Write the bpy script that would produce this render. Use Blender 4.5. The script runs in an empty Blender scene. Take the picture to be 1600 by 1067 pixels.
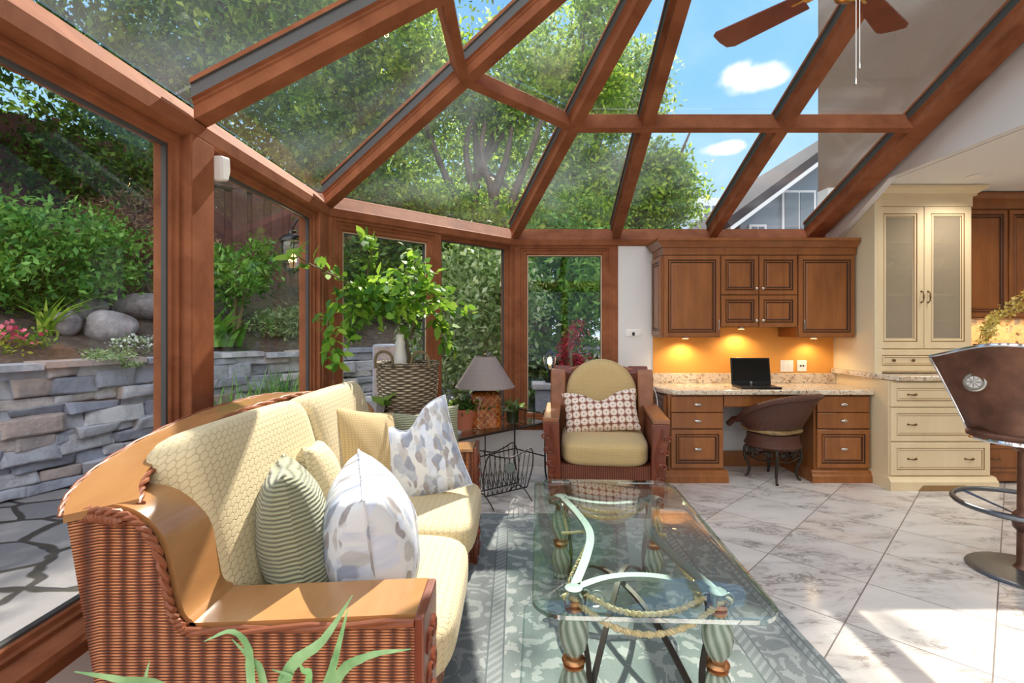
import bpy, math, random
import numpy as np
from mathutils import Vector, Matrix, Euler
random.seed(7); RNG = np.random.default_rng(11)
sc = bpy.context.scene
COL = sc.collection
R = math.radians
PI = math.pi
# ------------------------------------------------------------------ camera
F, CX, CY, CH = 780.0, 805.0, 510.0, 1.30
cam_d = bpy.data.cameras.new('camera'); cam = bpy.data.objects.new('camera', cam_d); COL.objects.link(cam)
cam_d.sensor_width = 36.0; cam_d.lens = F/1600*36.0
cam_d.shift_x = -(CX-800)/1600; cam_d.shift_y = -(533.5-CY)/1600
cam.location = (0, 0, CH); cam.rotation_euler = (R(90), 0, 0)
cam_d.clip_start = 0.05; cam_d.clip_end = 400
sc.camera = cam
sc.view_settings.view_transform = 'Standard'; sc.view_settings.look = 'None'
sc.view_settings.gamma = 1.0; sc.view_settings.use_curve_mapping = False
sc.view_settings.exposure = 0.34
sc.cycles.transparent_max_bounces = 24
sc.cycles.max_bounces = 8
def at(px, py, Y):
    return Vector(((px-CX)/F*Y, Y, CH-(py-CY)/F*Y))
# ------------------------------------------------------------------ node helpers
class NT:
    def __init__(s, tree): s.t = tree; tree.nodes.clear()
    def n(s, typ, ins=None, **props):
        nd = s.t.nodes.new(typ)
        for k, v in props.items(): setattr(nd, k, v)
        for k, v in (ins or {}).items():
            sock = nd.inputs[k]
            if hasattr(v, 'is_output'): s.t.links.new(v, sock)
            elif v is not None:
                if sock.type == 'RGBA' and len(v) == 3: v = (*v, 1)
                sock.default_value = v
        return nd
    def m(s, op, a, b=None, c=None, clamp=False):
        ins = {0: a}
        if b is not None: ins[1] = b
        if c is not None: ins[2] = c
        nd = s.n('ShaderNodeMath', ins, operation=op); nd.use_clamp = clamp
        return nd.outputs[0]
    def mix(s, f, a, b, blend='MIX'):
        nd = s.n('ShaderNodeMix', {0: f, 6: a, 7: b}, data_type='RGBA', blend_type=blend)
        return nd.outputs[2]
    def ramp(s, f, stops, interp='LINEAR'):
        nd = s.n('ShaderNodeValToRGB', {0: f}); cr = nd.color_ramp; cr.interpolation = interp
        while len(cr.elements) < len(stops): cr.elements.new(0.5)
        for e, (p, c) in zip(cr.elements, stops):
            e.position = p; e.color = (*c, 1) if len(c) == 3 else c
        return nd.outputs[0]
    def noise(s, vec, scale=5, detail=3, rough=.5, dist=0, out=0):
        nd = s.n('ShaderNodeTexNoise', {'Vector': vec, 'Scale': scale, 'Detail': detail, 'Roughness': rough, 'Distortion': dist})
        return nd.outputs[out]
    def voro(s, vec, scale=5, feature='F1', rand=1, out=0):
        nd = s.n('ShaderNodeTexVoronoi', {'Vector': vec, 'Scale': scale, 'Randomness': rand}, feature=feature)
        return nd.outputs[out]
    def map(s, vec, loc=(0,0,0), rot=(0,0,0), scale=(1,1,1)):
        return s.n('ShaderNodeMapping', {'Vector': vec, 'Location': loc, 'Rotation': rot, 'Scale': scale}).outputs[0]
    def step(s, v, a, b):
        nd = s.n('ShaderNodeMapRange', {0: v, 1: a, 2: b, 3: 0.0, 4: 1.0}, interpolation_type='SMOOTHSTEP'); return nd.outputs[0]
    def coord(s, w='UV'): return s.n('ShaderNodeTexCoord').outputs[w]
    def sep(s, v):
        nd = s.n('ShaderNodeSeparateXYZ', {0: v}); return nd.outputs
    def comb(s, x, y, z=0.0): return s.n('ShaderNodeCombineXYZ', {0: x, 1: y, 2: z}).outputs[0]
    def bump(s, h, strength=.3, dist=.01):
        return s.n('ShaderNodeBump', {'Height': h, 'Strength': strength, 'Distance': dist}).outputs[0]
    def bsdf(s, col, rough=.5, metal=0, normal=None, **kw):
        ins = {'Base Color': col, 'Roughness': rough, 'Metallic': metal}
        if normal is not None: ins['Normal'] = normal
        for k, v in kw.items(): ins[k.replace('_', ' ')] = v
        return s.n('ShaderNodeBsdfPrincipled', ins).outputs[0]
    def out(s, sh): s.n('ShaderNodeOutputMaterial', {0: sh})
def newmat(name):
    m = bpy.data.materials.new(name); m.use_nodes = True
    return m, NT(m.node_tree)
def srgb(r, g, b):
    f = lambda c: (c/255/12.92) if c/255 <= .04045 else ((c/255+.055)/1.055)**2.4
    return (f(r), f(g), f(b))
def plain(name, rgb, rough=.5, metal=0, **kw):
    m, t = newmat(name); t.out(t.bsdf(srgb(*rgb), rough, metal, **kw)); return m
def wood(name, c1, c2, rough=.35, scale=(3, 30, 30), bump=.05, coat=0.0, spec=.5):
    m, t = newmat(name); v = t.map(t.coord('Object'), scale=scale)
    n = t.noise(v, 1.0, 5, .6, .6); n2 = t.noise(t.coord('Object'), 2.2, 2)
    f = t.m('ADD', t.m('MULTIPLY', n, .7), t.m('MULTIPLY', n2, .3))
    col = t.ramp(f, [(.3, srgb(*c1)), (.7, srgb(*c2))])
    t.out(t.bsdf(col, rough, 0, t.bump(n, bump, .002), Coat_Weight=coat, Coat_Roughness=.15, Specular_IOR_Level=spec)); return m
def weave(name, c_dark, c_mid, c_lite, pu, pv, rough=.45, depth=.004, swap=False, ribbed=False):
    # stakes every pu metres along u, strands every pv metres along v
    m, t = newmat(name); s = t.sep(t.coord('UV')); u, v = (s[1], s[0]) if swap else (s[0], s[1])
    wob = t.m('MULTIPLY', t.noise(t.coord('UV'), 9, 2), .012)
    u = t.m('ADD', u, wob); v = t.m('ADD', v, t.m('MULTIPLY', wob, .35))
    row = t.m('FLOOR', t.m('DIVIDE', v, pv))
    strand = t.m('ABSOLUTE', t.m('SINE', t.m('MULTIPLY', v, PI/pv)))
    ph = t.m('COSINE', t.m('MULTIPLY', u, 2*PI/pu)) if ribbed else t.m('COSINE', t.m('ADD', t.m('MULTIPLY', u, PI/pu), t.m('MULTIPLY', row, PI)))
    h = t.m('MULTIPLY', t.m('POWER', strand, .6), t.m('ADD', .62, t.m('MULTIPLY', ph, .38)))
    var = t.noise(t.comb(t.m('MULTIPLY', u, 14), t.m('MULTIPLY', row, 3.7)), 1.0, 2)
    hh = t.m('MULTIPLY', h, t.m('ADD', .6, t.m('MULTIPLY', var, .8)))
    col = t.ramp(hh, [(.08, srgb(*c_dark)), (.42, srgb(*c_mid)), (.9, srgb(*c_lite))])
    t.out(t.bsdf(col, rough, 0, t.bump(h, 1.0, depth))); return m
def leafmat(name, stops, trans=.45, rough=.45, tint=.35):
    m, t = newmat(name); rnd = t.n('ShaderNodeNewGeometry').outputs['Random Per Island']
    col = t.ramp(rnd, [(p, srgb(*c)) for p, c in stops])
    d = t.bsdf(col, rough, 0, Specular_IOR_Level=.35)
    tr = t.n('ShaderNodeBsdfTranslucent', {0: t.mix(tint, col, (.55, .75, .08))}).outputs[0]
    t.out(t.n('ShaderNodeMixShader', {0: trans, 1: d, 2: tr}).outputs[0]); return m
def emit(name, rgb, s):
    m, t = newmat(name); t.out(t.n('ShaderNodeEmission', {0: srgb(*rgb), 1: s}).outputs[0]); return m
def schlick(t, f0=.04, k=1.0):
    g = t.n('ShaderNodeNewGeometry')
    d = t.n('ShaderNodeVectorMath', {0: g.outputs['Incoming'], 1: g.outputs['Normal']}, operation='DOT_PRODUCT').outputs['Value']
    c = t.m('SUBTRACT', 1.0, t.m('ABSOLUTE', d), clamp=True)
    return t.m('ADD', f0, t.m('MULTIPLY', t.m('POWER', c, 5.0), (1-f0)*k), clamp=True)
def glass(name, tint=(1, 1, 1), f0=.04, dust=0.0, rough=0.0):
    m, t = newmat(name)
    gl = t.n('ShaderNodeBsdfGlossy', {'Color': (1, 1, 1), 'Roughness': rough}).outputs[0]
    tr = t.n('ShaderNodeBsdfTransparent', {0: tint}).outputs[0]
    base = t.n('ShaderNodeMixShader', {0: schlick(t, f0), 1: tr, 2: gl}).outputs[0]
    if dust:
        o = t.coord('Object')
        n = t.step(t.noise(o, 1.1, 4, .55, .3), .35, .85)
        n2 = t.step(t.noise(o, 60, 2), .62, .8)
        f = t.m('MULTIPLY', t.m('ADD', t.m('MULTIPLY', n, .8), t.m('MULTIPLY', n2, .25)), dust, clamp=True)
        du = t.n('ShaderNodeBsdfTranslucent', {0: (.8, .85, .9)}).outputs[0]
        base = t.n('ShaderNodeMixShader', {0: f, 1: base, 2: du}).outputs[0]
    t.out(base); return m
# ------------------------------------------------------------------ world and sun
w = bpy.data.worlds.new('sky'); sc.world = w; w.use_nodes = True
t = NT(w.node_tree)
d = t.coord('Generated'); dx, dy, dz = t.sep(d)
sky = t.ramp(dz, [(0.0, srgb(214, 234, 250)), (.16, srgb(186, 222, 252)), (.42, srgb(142, 200, 252)), (.9, srgb(90, 160, 235))])
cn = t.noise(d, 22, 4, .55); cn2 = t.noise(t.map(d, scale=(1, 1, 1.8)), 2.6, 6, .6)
cl = None
for (px, py, rx, rz) in ((1178, 122, .050, .020), (1150, 118, .028, .020), (1205, 122, .030, .014), (1133, 231, .034, .012)):
    c = Vector(((px-CX)/F, 1, -(py-CY)/F)).normalized()
    dv = t.n('ShaderNodeVectorMath', {0: d, 1: tuple(c)}, operation='SUBTRACT').outputs[0]
    dv = t.n('ShaderNodeVectorMath', {0: dv, 1: (1/rx, .5/rx, 1/rz)}, operation='MULTIPLY').outputs[0]
    ln = t.n('ShaderNodeVectorMath', {0: dv}, operation='LENGTH').outputs['Value']
    e = t.step(t.m('ADD', t.m('SUBTRACT', 1.25, ln), t.m('MULTIPLY', t.m('SUBTRACT', cn, .5), 1.1)), .05, .75)
    cl = e if cl is None else t.m('MAXIMUM', cl, e)
back = t.m('MULTIPLY', t.step(t.m('MULTIPLY', dy, -1.0), -.15, .55), t.step(dz, .10, .34))  # unseen bright clouds behind the camera, added to fill the interior with light
bfill = t.m('MULTIPLY', back, t.step(cn2, .25, .55))
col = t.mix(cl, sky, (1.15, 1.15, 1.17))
col = t.mix(bfill, col, (2.9, 2.85, 2.8))
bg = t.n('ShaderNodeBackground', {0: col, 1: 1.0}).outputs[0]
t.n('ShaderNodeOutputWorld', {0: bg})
sun_d = bpy.data.lights.new('sun', 'SUN'); sun_d.energy = 8.2; sun_d.angle = R(.6); sun_d.color = (1, .93, .82)
sun = bpy.data.objects.new('sun', sun_d); COL.objects.link(sun)
SUN = Vector((.15, .97, 1.0)).normalized()
sun.location = (0, 12, 12); sun.rotation_euler = (SUN).to_track_quat('Z', 'Y').to_euler()
# ------------------------------------------------------------------ mesh builder
OFF = {}
class MB:
    def __init__(s): s.v = []; s.f = []; s.mi = []; s.cur = 0; s.T = None; s.uv = None
    def add(s, vs, fs):
        b = len(s.v)
        if s.T is not None: vs = [s.T @ Vector(p) for p in vs]
        s.v += [tuple(p) for p in vs]
        for f in fs: s.f.append(tuple(i+b for i in f)); s.mi.append(s.cur)
        return s
    def box(s, x0, x1, y0, y1, z0, z1):
        return s.add([(x0,y0,z0),(x1,y0,z0),(x1,y1,z0),(x0,y1,z0),(x0,y0,z1),(x1,y0,z1),(x1,y1,z1),(x0,y1,z1)],
              [(0,3,2,1),(4,5,6,7),(0,1,5,4),(1,2,6,5),(2,3,7,6),(3,0,4,7)])
    def prism(s, poly, axis, a, b):
        # poly in the two other axes (x: y,z  y: x,z  z: x,y)
        def P(p, c): return (c, p[0], p[1]) if axis == 'x' else (p[0], c, p[1]) if axis == 'y' else (p[0], p[1], c)
        n = len(poly)
        return s.add([P(p, a) for p in poly]+[P(p, b) for p in poly],
              [tuple(range(n)), tuple(range(2*n-1, n-1, -1))]+[(i, i+n, (i+1) % n+n, (i+1) % n) for i in range(n)])
    def tube(s, pts, r, n=8, cap=True, closed=False):
        pts = [Vector(p) for p in pts]; m = len(pts)
        rs = r if isinstance(r, (list, tuple)) else [r]*m
        vs = []; up = None
        for i, p in enumerate(pts):
            if closed: tg = pts[(i+1) % m]-pts[i-1]
            else: tg = pts[min(i+1, m-1)]-pts[max(i-1, 0)]
            tg = tg.normalized() if tg.length > 1e-9 else Vector((0, 0, 1))
            if up is None:
                up = Vector((0, 0, 1)) if abs(tg.z) < .9 else Vector((1, 0, 0))
            a = (up-tg*up.dot(tg))
            if a.length < 1e-6: a = tg.orthogonal()
            a.normalize(); up = a; b = tg.cross(a)
            for k in range(n):
                an = 2*PI*k/n; vs.append(p+a*(math.cos(an)*rs[i])+b*(math.sin(an)*rs[i]))
        fs = []
        for i in range(m if closed else m-1):
            j = (i+1) % m
            for k in range(n): fs.append((i*n+k, i*n+(k+1) % n, j*n+(k+1) % n, j*n+k))
        if cap and not closed: fs += [tuple(range(n-1, -1, -1)), tuple(range((m-1)*n, m*n))]
        return s.add(vs, fs)
    def ribbon(s, pts, wd, th, side=(0, 0, 1)):
        # flat bar: width along 'side', thickness across
        pts = [Vector(p) for p in pts]; m = len(pts); vs = []; sd = Vector(side)
        for i, p in enumerate(pts):
            tg = (pts[min(i+1, m-1)]-pts[max(i-1, 0)]).normalized()
            a = (sd-tg*sd.dot(tg)).normalized(); b = tg.cross(a)
            for (q, e) in ((-1, -1), (1, -1), (1, 1), (-1, 1)): vs.append(p+a*(q*wd/2)+b*(e*th/2))
        fs = []
        for i in range(m-1):
            for k in range(4): fs.append((i*4+k, i*4+(k+1) % 4, i*4+4+(k+1) % 4, i*4+4+k))
        fs += [(3, 2, 1, 0), tuple(range(m*4-4, m*4))]
        return s.add(vs, fs)
    def rope(s, pts, r, turns=18, n=6):
        pts = smooth(pts, 60); m = len(pts)
        for ph in (0, PI):
            q = []
            for i, p in enumerate(pts):
                tg = (pts[min(i+1, m-1)]-pts[max(i-1, 0)]).normalized()
                a = tg.cross(Vector((0, 0, 1)));
                if a.length < .01: a = Vector((1, 0, 0))
                a.normalize(); b = tg.cross(a); an = ph+turns*2*PI*i/(m-1)
                q.append(p+(a*math.cos(an)+b*math.sin(an))*r*.55)
            s.tube(q, r*.62, n)
        return s
    def lathe(s, prof, n=24, c=(0, 0, 0), sx=1, sy=1):
        vs = []; fs = []; m = len(prof)
        for (r, z) in prof:
            for k in range(n):
                an = 2*PI*k/n; vs.append((c[0]+r*sx*math.cos(an), c[1]+r*sy*math.sin(an), c[2]+z))
        for i in range(m-1):
            for k in range(n): fs.append((i*n+k, i*n+(k+1) % n, (i+1)*n+(k+1) % n, (i+1)*n+k))
        if prof[0][0] > 1e-5: fs.append(tuple(range(n-1, -1, -1)))
        if prof[-1][0] > 1e-5: fs.append(tuple(range((m-1)*n, m*n)))
        return s.add(vs, fs)
    def rings(s, x0, x1, z0, z1, y, prof, fill=True, lastmi=None):
        # nested rectangles in the xz plane facing -y: prof = [(inset, dy, material index of the band reaching it)]
        vs = []; fs = []; mis = []
        for (i, dy, mi) in prof:
            vs += [(x0+i, y+dy, z0+i), (x1-i, y+dy, z0+i), (x1-i, y+dy, z1-i), (x0+i, y+dy, z1-i)]
        b = len(s.v)
        if s.T is not None: vs = [s.T @ Vector(p) for p in vs]
        s.v += [tuple(p) for p in vs]
        for k in range(len(prof)-1):
            for e in range(4):
                s.f.append(tuple(b+q for q in (k*4+e, k*4+(e+1) % 4, k*4+4+(e+1) % 4, k*4+4+e))); s.mi.append(prof[k+1][2])
        if fill:
            k = (len(prof)-1)*4; s.f.append((b+k, b+k+1, b+k+2, b+k+3)); s.mi.append(prof[-1][2] if lastmi is None else lastmi)
        return s
    def superq(s, a, b, c, n=4.0, res=12, ctr=(0, 0, 0), puff=0.0):
        vs = []; fs = []; idx = {}
        for ax in range(3):
            for sg in (-1, 1):
                grid = []
                for i in range(res+1):
                    row = []
                    for j in range(res+1):
                        u = math.tan((i/res*2-1)*PI/4); v = math.tan((j/res*2-1)*PI/4)
                        p = [0, 0, 0]; p[ax] = sg; p[(ax+1) % 3] = u*sg; p[(ax+2) % 3] = v
                        key = tuple(round(q, 5) for q in p)
                        if key not in idx:
                            L = sum(abs(q)**n for q in p)**(-1/n)
                            idx[key] = len(vs)
                            vs.append((ctr[0]+a*p[0]*L, ctr[1]+b*p[1]*L, ctr[2]+c*p[2]*L))
                        row.append(idx[key])
                    grid.append(row)
                for i in range(res):
                    for j in range(res): fs.append((grid[i][j], grid[i+1][j], grid[i+1][j+1], grid[i][j+1]))
        return s.add(vs, fs)
    def sweep(s, prof, path, closed=False):
        # prof [(outward t, z)], path plan points walked so that outward is on the LEFT; mitred
        m = len(path); n = len(prof); vs = []; fs = []
        P = [Vector((p[0], p[1])) for p in path]
        for i in range(m):
            def nrm(a, b): q = (b-a).normalized(); return Vector((-q.y, q.x))
            if closed or 0 < i < m-1:
                n1 = nrm(P[i-1], P[i]); n2 = nrm(P[i], P[(i+1) % m]); h = (n1+n2).normalized(); h = h/max(.2, h.dot(n1))
            elif i == 0: h = nrm(P[0], P[1])
            else: h = nrm(P[-2], P[-1])
            for (o, z) in prof: vs.append((P[i].x+h.x*o, P[i].y+h.y*o, z))
        for i in range(m if closed else m-1):
            j = (i+1) % m
            for k in range(n): fs.append((i*n+k, i*n+(k+1) % n, j*n+(k+1) % n, j*n+k))
        if not closed: fs += [tuple(range(n-1, -1, -1)), tuple(range((m-1)*n, m*n))]
        return s.add(vs, fs)
    def build(s, name, mats, parent=None, bevel=0, smooth=True, world=False, kind=None, angle=38, fix=True):
        me = bpy.data.meshes.new(name); V = s.v
        off = Vector((0, 0, 0))
        ob = bpy.data.objects.new(name, me)
        if parent is not None:
            off = OFF.get(parent.name, Vector((0, 0, 0))); OFF[ob.name] = off; ob.parent = parent
        elif world:
            xs = np.array(V); off = Vector(((xs[:, 0].min()+xs[:, 0].max())/2, (xs[:, 1].min()+xs[:, 1].max())/2, xs[:, 2].min()))
            ob.location = off; OFF[ob.name] = off
        me.from_pydata([tuple(Vector(p)-off) for p in V], [], s.f)
        if not isinstance(mats, (list, tuple)): mats = [mats]
        for q in mats: me.materials.append(q)
        if len(mats) > 1: me.polygons.foreach_set('material_index', s.mi)
        me.update()
        if fix:
            import bmesh
            bm = bmesh.new(); bm.from_mesh(me); bmesh.ops.recalc_face_normals(bm, faces=bm.faces); bm.to_mesh(me); bm.free()
        uvl = me.uv_layers.new(name='UVMap'); n = len(me.loops)
        co = np.empty(len(me.vertices)*3); me.vertices.foreach_get('co', co); co = co.reshape(-1, 3)
        li = np.empty(n, dtype=int); me.loops.foreach_get('vertex_index', li)
        nr = np.empty(len(me.polygons)*3); me.polygons.foreach_get('normal', nr); nr = np.abs(nr.reshape(-1, 3))
        lt = np.empty(len(me.polygons), dtype=int); me.polygons.foreach_get('loop_total', lt)
        ax = np.repeat(nr.argmax(1), lt); c = co[li]
        uv = np.where((ax == 0)[:, None], c[:, [1, 2]], np.where((ax == 1)[:, None], c[:, [0, 2]], c[:, [0, 1]]))
        if s.uv is not None: uv = np.array(s.uv)[li]
        uvl.data.foreach_set('uv', uv.astype(np.float32).ravel())
        if smooth:
            me.polygons.foreach_set('use_smooth', [True]*len(me.polygons)); me.set_sharp_from_angle(angle=R(angle))
        COL.objects.link(ob)
        if bevel:
            b = ob.modifiers.new('bevel', 'BEVEL'); b.width = bevel; b.segments = 2; b.limit_method = 'ANGLE'; b.angle_limit = R(40)
        if kind: ob['kind'] = kind
        return ob
def smooth(pts, n=24):
    # Catmull-Rom through the points
    P = [Vector(p) for p in pts]
    if len(P) == 2: return [P[0].lerp(P[1], i/(n-1)) for i in range(n)]
    Q = [P[0]*2-P[1]]+P+[P[-1]*2-P[-2]]; out = []; m = len(P)-1
    for i in range(n):
        x = i/(n-1)*m; k = min(int(x), m-1); u = x-k
        a, b, c, d_ = Q[k:k+4]
        out.append(.5*((2*b)+(c-a)*u+(2*a-5*b+4*c-d_)*u*u+(3*b-a-3*c+d_)*u**3))
    return out
def spiral(c, r0, r1, turns, ax1, ax2, start=0, n=26):
    c = Vector(c); a = Vector(ax1); b = Vector(ax2)
    return [c+(a*math.cos(start+turns*2*PI*i/(n-1))+b*math.sin(start+turns*2*PI*i/(n-1)))*(r0+(r1-r0)*i/(n-1)) for i in range(n)]
def thing(name, label, cat, loc=(0, 0, 0), rz=0, group=None, world=True):
    o = bpy.data.objects.new(name, None); COL.objects.link(o); o.empty_display_size = .1
    o.location = loc; o.rotation_euler = (0, 0, rz); o['label'] = label; o['category'] = cat
    if group: o['group'] = group
    OFF[o.name] = Vector(loc) if world else Vector((0, 0, 0)); return o
def tag(o, label, cat, group=None, kind=None):
    o['label'] = label; o['category'] = cat
    if group: o['group'] = group
    if kind: o['kind'] = kind
    return o
def dup(root, loc, rz=None, label=None):
    r = root.copy(); COL.objects.link(r); r.location = loc
    if rz is not None: r.rotation_euler = (0, 0, rz)
    if label: r['label'] = label
    for ch in list(root.children):
        c = ch.copy(); COL.objects.link(c); c.parent = r
        for g in list(ch.children):
            q = g.copy(); COL.objects.link(q); q.parent = c
    return r
def fastmesh(name, verts, k, mat, parent=None, off=None, smooth_=False):
    # verts (N*k,3): N faces of k corners
    if parent is not None: off = OFF.get(parent.name, Vector((0, 0, 0)))
    me = bpy.data.meshes.new(name); n = len(verts)
    V = np.asarray(verts, dtype=np.float32)-np.array(off or (0, 0, 0), dtype=np.float32)
    me.vertices.add(n); me.vertices.foreach_set('co', V.ravel())
    me.loops.add(n); me.loops.foreach_set('vertex_index', np.arange(n, dtype=np.int32))
    me.polygons.add(n//k); me.polygons.foreach_set('loop_start', np.arange(0, n, k, dtype=np.int32))
    me.update(calc_edges=True); me.validate()
    me.materials.append(mat); ob = bpy.data.objects.new(name, me); COL.objects.link(ob)
    if parent is not None: ob.parent = parent; OFF[ob.name] = OFF.get(parent.name, Vector((0, 0, 0)))
    elif off is not None: ob.location = off
    return ob
def leaf_quads(P, size, upbias=.5, aspect=.5, D=None, jitter=.35):
    # one folded diamond leaf per point; returns (N*4,3)
    n = len(P); size = size*(1+jitter*(RNG.random(n)-.5)*2)
    if D is None: D = RNG.normal(size=(n, 3))
    D = D/np.linalg.norm(D, axis=1, keepdims=True)
    U = RNG.normal(size=(n, 3)); U[:, 2] += upbias*2
    S = np.cross(D, U); S /= np.linalg.norm(S, axis=1, keepdims=True)+1e-9
    N = np.cross(S, D); L = size[:, None]
    a = P; b = P+D*L*.5+S*L*aspect*.5+N*L*.1; c = P+D*L; e = P+D*L*.5-S*L*aspect*.5+N*L*.1
    return np.stack([a, b, c, e], 1).reshape(-1, 3)
def cloudpts(c, rad, n, clumps=None, spread=.2, hollow=.35):
    # leaf positions gathered in clumps within an ellipsoid
    clumps = clumps or max(6, n//90)
    q = RNG.normal(size=(clumps, 3)); q /= np.linalg.norm(q, axis=1, keepdims=True)
    q *= (hollow+(1-hollow)*RNG.random((clumps, 1))**.6)
    i = RNG.integers(0, clumps, n)
    p = q[i]+RNG.normal(size=(n, 3))*spread*np.array([1, 1, .7])
    return np.array(c)+p*np.array(rad)
def branches(mb, base, top, r, ends, n=6):
    mb.tube(smooth([base, Vector(base).lerp(Vector(top), .5)+Vector((random.uniform(-.15, .15), random.uniform(-.1, .1), 0)), top], 8), [r*(1-.06*i) for i in range(8)], n)
    for e in ends:
        mid = Vector(top).lerp(Vector(e), .5)+Vector((0, 0, .15))
        mb.tube(smooth([top, mid, e], 7), [r*.5*(1-.12*i) for i in range(7)], n)
# ------------------------------------------------------------------ materials
M = {}
M['frame'] = wood('stained cedar', (118, 70, 46), (164, 104, 72), .7, (6, 6, 6), .04, 0, .06)
M['seal'] = plain('grey seal', (70, 68, 66), .5)
M['gasket'] = plain('cream gasket', (205, 185, 155), .5)
M['pane'] = glass('window glass', (.985, .99, .985), .014)
M['roofpane'] = glass('roof glass', (.975, .985, .985), .02, .055)
M['white'] = plain('white paint', (226, 224, 221), .6)
M['ceil'] = plain('ceiling paint', (232, 230, 226), .7)
M['orange'] = plain('ochre paint', (226, 158, 72), .6)
M['creamwall'] = plain('cream paint', (226, 212, 178), .6)
def tile():
    m, t = newmat('marble tile'); o = t.coord('Object'); s_ = .47
    v = t.map(o, rot=(0, 0, R(45)), scale=(1/s_, 1/s_, 1/s_)); v = t.n('ShaderNodeVectorMath', {0: v, 1: (.12, .52, 0)}, operation='ADD').outputs[0]
    X, Y, _ = t.sep(v)
    def edge(q): fr = t.m('FRACT', q); return t.m('MINIMUM', fr, t.m('SUBTRACT', 1.0, fr))
    e = t.m('MINIMUM', edge(X), edge(Y)); grout = t.m('LESS_THAN', e, .006)
    cell = t.n('ShaderNodeTexWhiteNoise', {0: t.comb(t.m('FLOOR', X), t.m('FLOOR', Y))}, noise_dimensions='2D').outputs['Color']
    p = t.n('ShaderNodeVectorMath', {0: o, 1: t.n('ShaderNodeVectorMath', {0: cell, 1: (9, 9, 9)}, operation='MULTIPLY').outputs[0]}, operation='ADD').outputs[0]
    p = t.map(p, rot=(0, 0, R(25)), scale=(1.2, 3.0, 1))
    n = t.noise(p, 1.6, 6, .62, .9); n2 = t.noise(p, 3.0, 8, .68, 1.5)
    ve = t.m('SUBTRACT', 1.0, t.step(t.m('ABSOLUTE', t.m('SUBTRACT', n2, .5)), 0.0, .05))
    col = t.ramp(n, [(.25, srgb(178, 172, 168)), (.5, srgb(214, 209, 203)), (.75, srgb(226, 221, 214))])
    col = t.mix(t.m('MULTIPLY', ve, t.step(n, .55, .35)), col, srgb(142, 132, 126))
    col = t.mix(t.m('MULTIPLY', t.step(t.noise(p, .9, 2), .5, .7), .25), col, srgb(205, 178, 152))
    col = t.mix(grout, col, srgb(120, 108, 98))
    t.out(t.bsdf(col, t.m('ADD', .16, t.m('MULTIPLY', grout, .5)), 0, t.bump(t.m('SUBTRACT', 1.0, grout), .3, .002), Specular_IOR_Level=.4)); return m
M['tile'] = tile()
def granite(name, base=((214, 196, 170), (232, 220, 200)), sc_=38):
    m, t = newmat(name); o = t.coord('Object')
    n = t.noise(o, 6, 4, .6); col = t.ramp(n, [(.3, srgb(*base[0])), (.7, srgb(*base[1]))])
    n2 = t.noise(o, sc_, 3, .7, 1.2); n3 = t.noise(o, sc_*.45, 4, .7, 2.0)
    col = t.mix(t.step(n3, .54, .63), col, srgb(186, 142, 98)); col = t.mix(t.step(n2, .59, .65), col, srgb(72, 56, 48)); col = t.mix(t.step(t.noise(o, sc_*.8, 3, .6), .59, .66), col, srgb(160, 146, 132))
    col = t.mix(t.step(t.noise(o, sc_*.3, 5, .75, 1), .60, .68), col, srgb(96, 70, 56))
    t.out(t.bsdf(col, .16)); return m
M['granite'] = granite('granite'); M['granite2'] = granite('golden granite', ((196, 150, 102), (228, 196, 150)), 16)
M['cab'] = wood('cabinet maple', (124, 72, 32), (164, 102, 52), .32, (14, 14, 2.2), .03, .15)
M['cabdark'] = plain('cabinet glaze', (62, 34, 18), .4)
M['cream'] = wood('cream lacquer', (222, 200, 160), (232, 212, 174), .4, (10, 10, 2), .02)
M['creamglaze'] = plain('cream glaze', (150, 116, 72), .5)
M['nickel'] = plain('nickel', (205, 200, 192), .25, 1.0); M['antique'] = plain('antique brass', (120, 98, 66), .35, 1.0)
M['chrome'] = plain('chrome', (225, 226, 230), .08, 1.0); M['brass'] = plain('brass', (206, 178, 118), .2, 1.0)
M['black'] = plain('black plastic', (12, 12, 13), .3); M['screen'] = plain('screen', (6, 7, 8), .08)
M['plate'] = plain('switch plate', (240, 238, 232), .35)
M['frost'] = None
def frost():
    m, t = newmat('seedy glass'); o = t.coord('Object'); n = t.noise(o, 70, 2)
    gl = t.n('ShaderNodeBsdfGlossy', {'Color': (1, 1, 1), 'Roughness': .12, 'Normal': t.bump(n, .5, .004)}).outputs[0]
    tr = t.n('ShaderNodeBsdfTransparent', {0: (.88, .86, .80)}).outputs[0]
    tl = t.n('ShaderNodeBsdfDiffuse', {0: srgb(196, 180, 154)}).outputs[0]
    a = t.n('ShaderNodeMixShader', {0: .42, 1: tr, 2: tl}).outputs[0]
    t.out(t.n('ShaderNodeMixShader', {0: t.m('MULTIPLY', schlick(t, .09), 1.0), 1: a, 2: gl}).outputs[0]); return m
M['frost'] = frost()
M['veneer'] = wood('honey veneer', (160, 110, 64), (188, 138, 88), .25, (7, 2, 7), .02, .4)
M['mahog'] = wood('mahogany', (96, 42, 26), (136, 68, 42), .35, (10, 10, 3), .05, .2)
M['armwood'] = wood('walnut arm', (128, 76, 44), (168, 108, 68), .35, (10, 3, 10), .05, .2)
M['wicker'] = weave('sofa wicker', (48, 22, 12), (156, 84, 46), (220, 146, 98), .036, .0068, ribbed=True, depth=.006)
M['wickerchair'] = weave('chair wicker', (50, 22, 12), (120, 58, 34), (160, 90, 54), .016, .006, ribbed=True)
M['wickerdark'] = weave('dark wicker', (26, 14, 10), (84, 46, 32), (122, 74, 54), .014, .007)
M['basket'] = weave('grey willow', (40, 34, 26), (138, 122, 98), (192, 176, 148), .045, .016, .7, .012)
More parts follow.
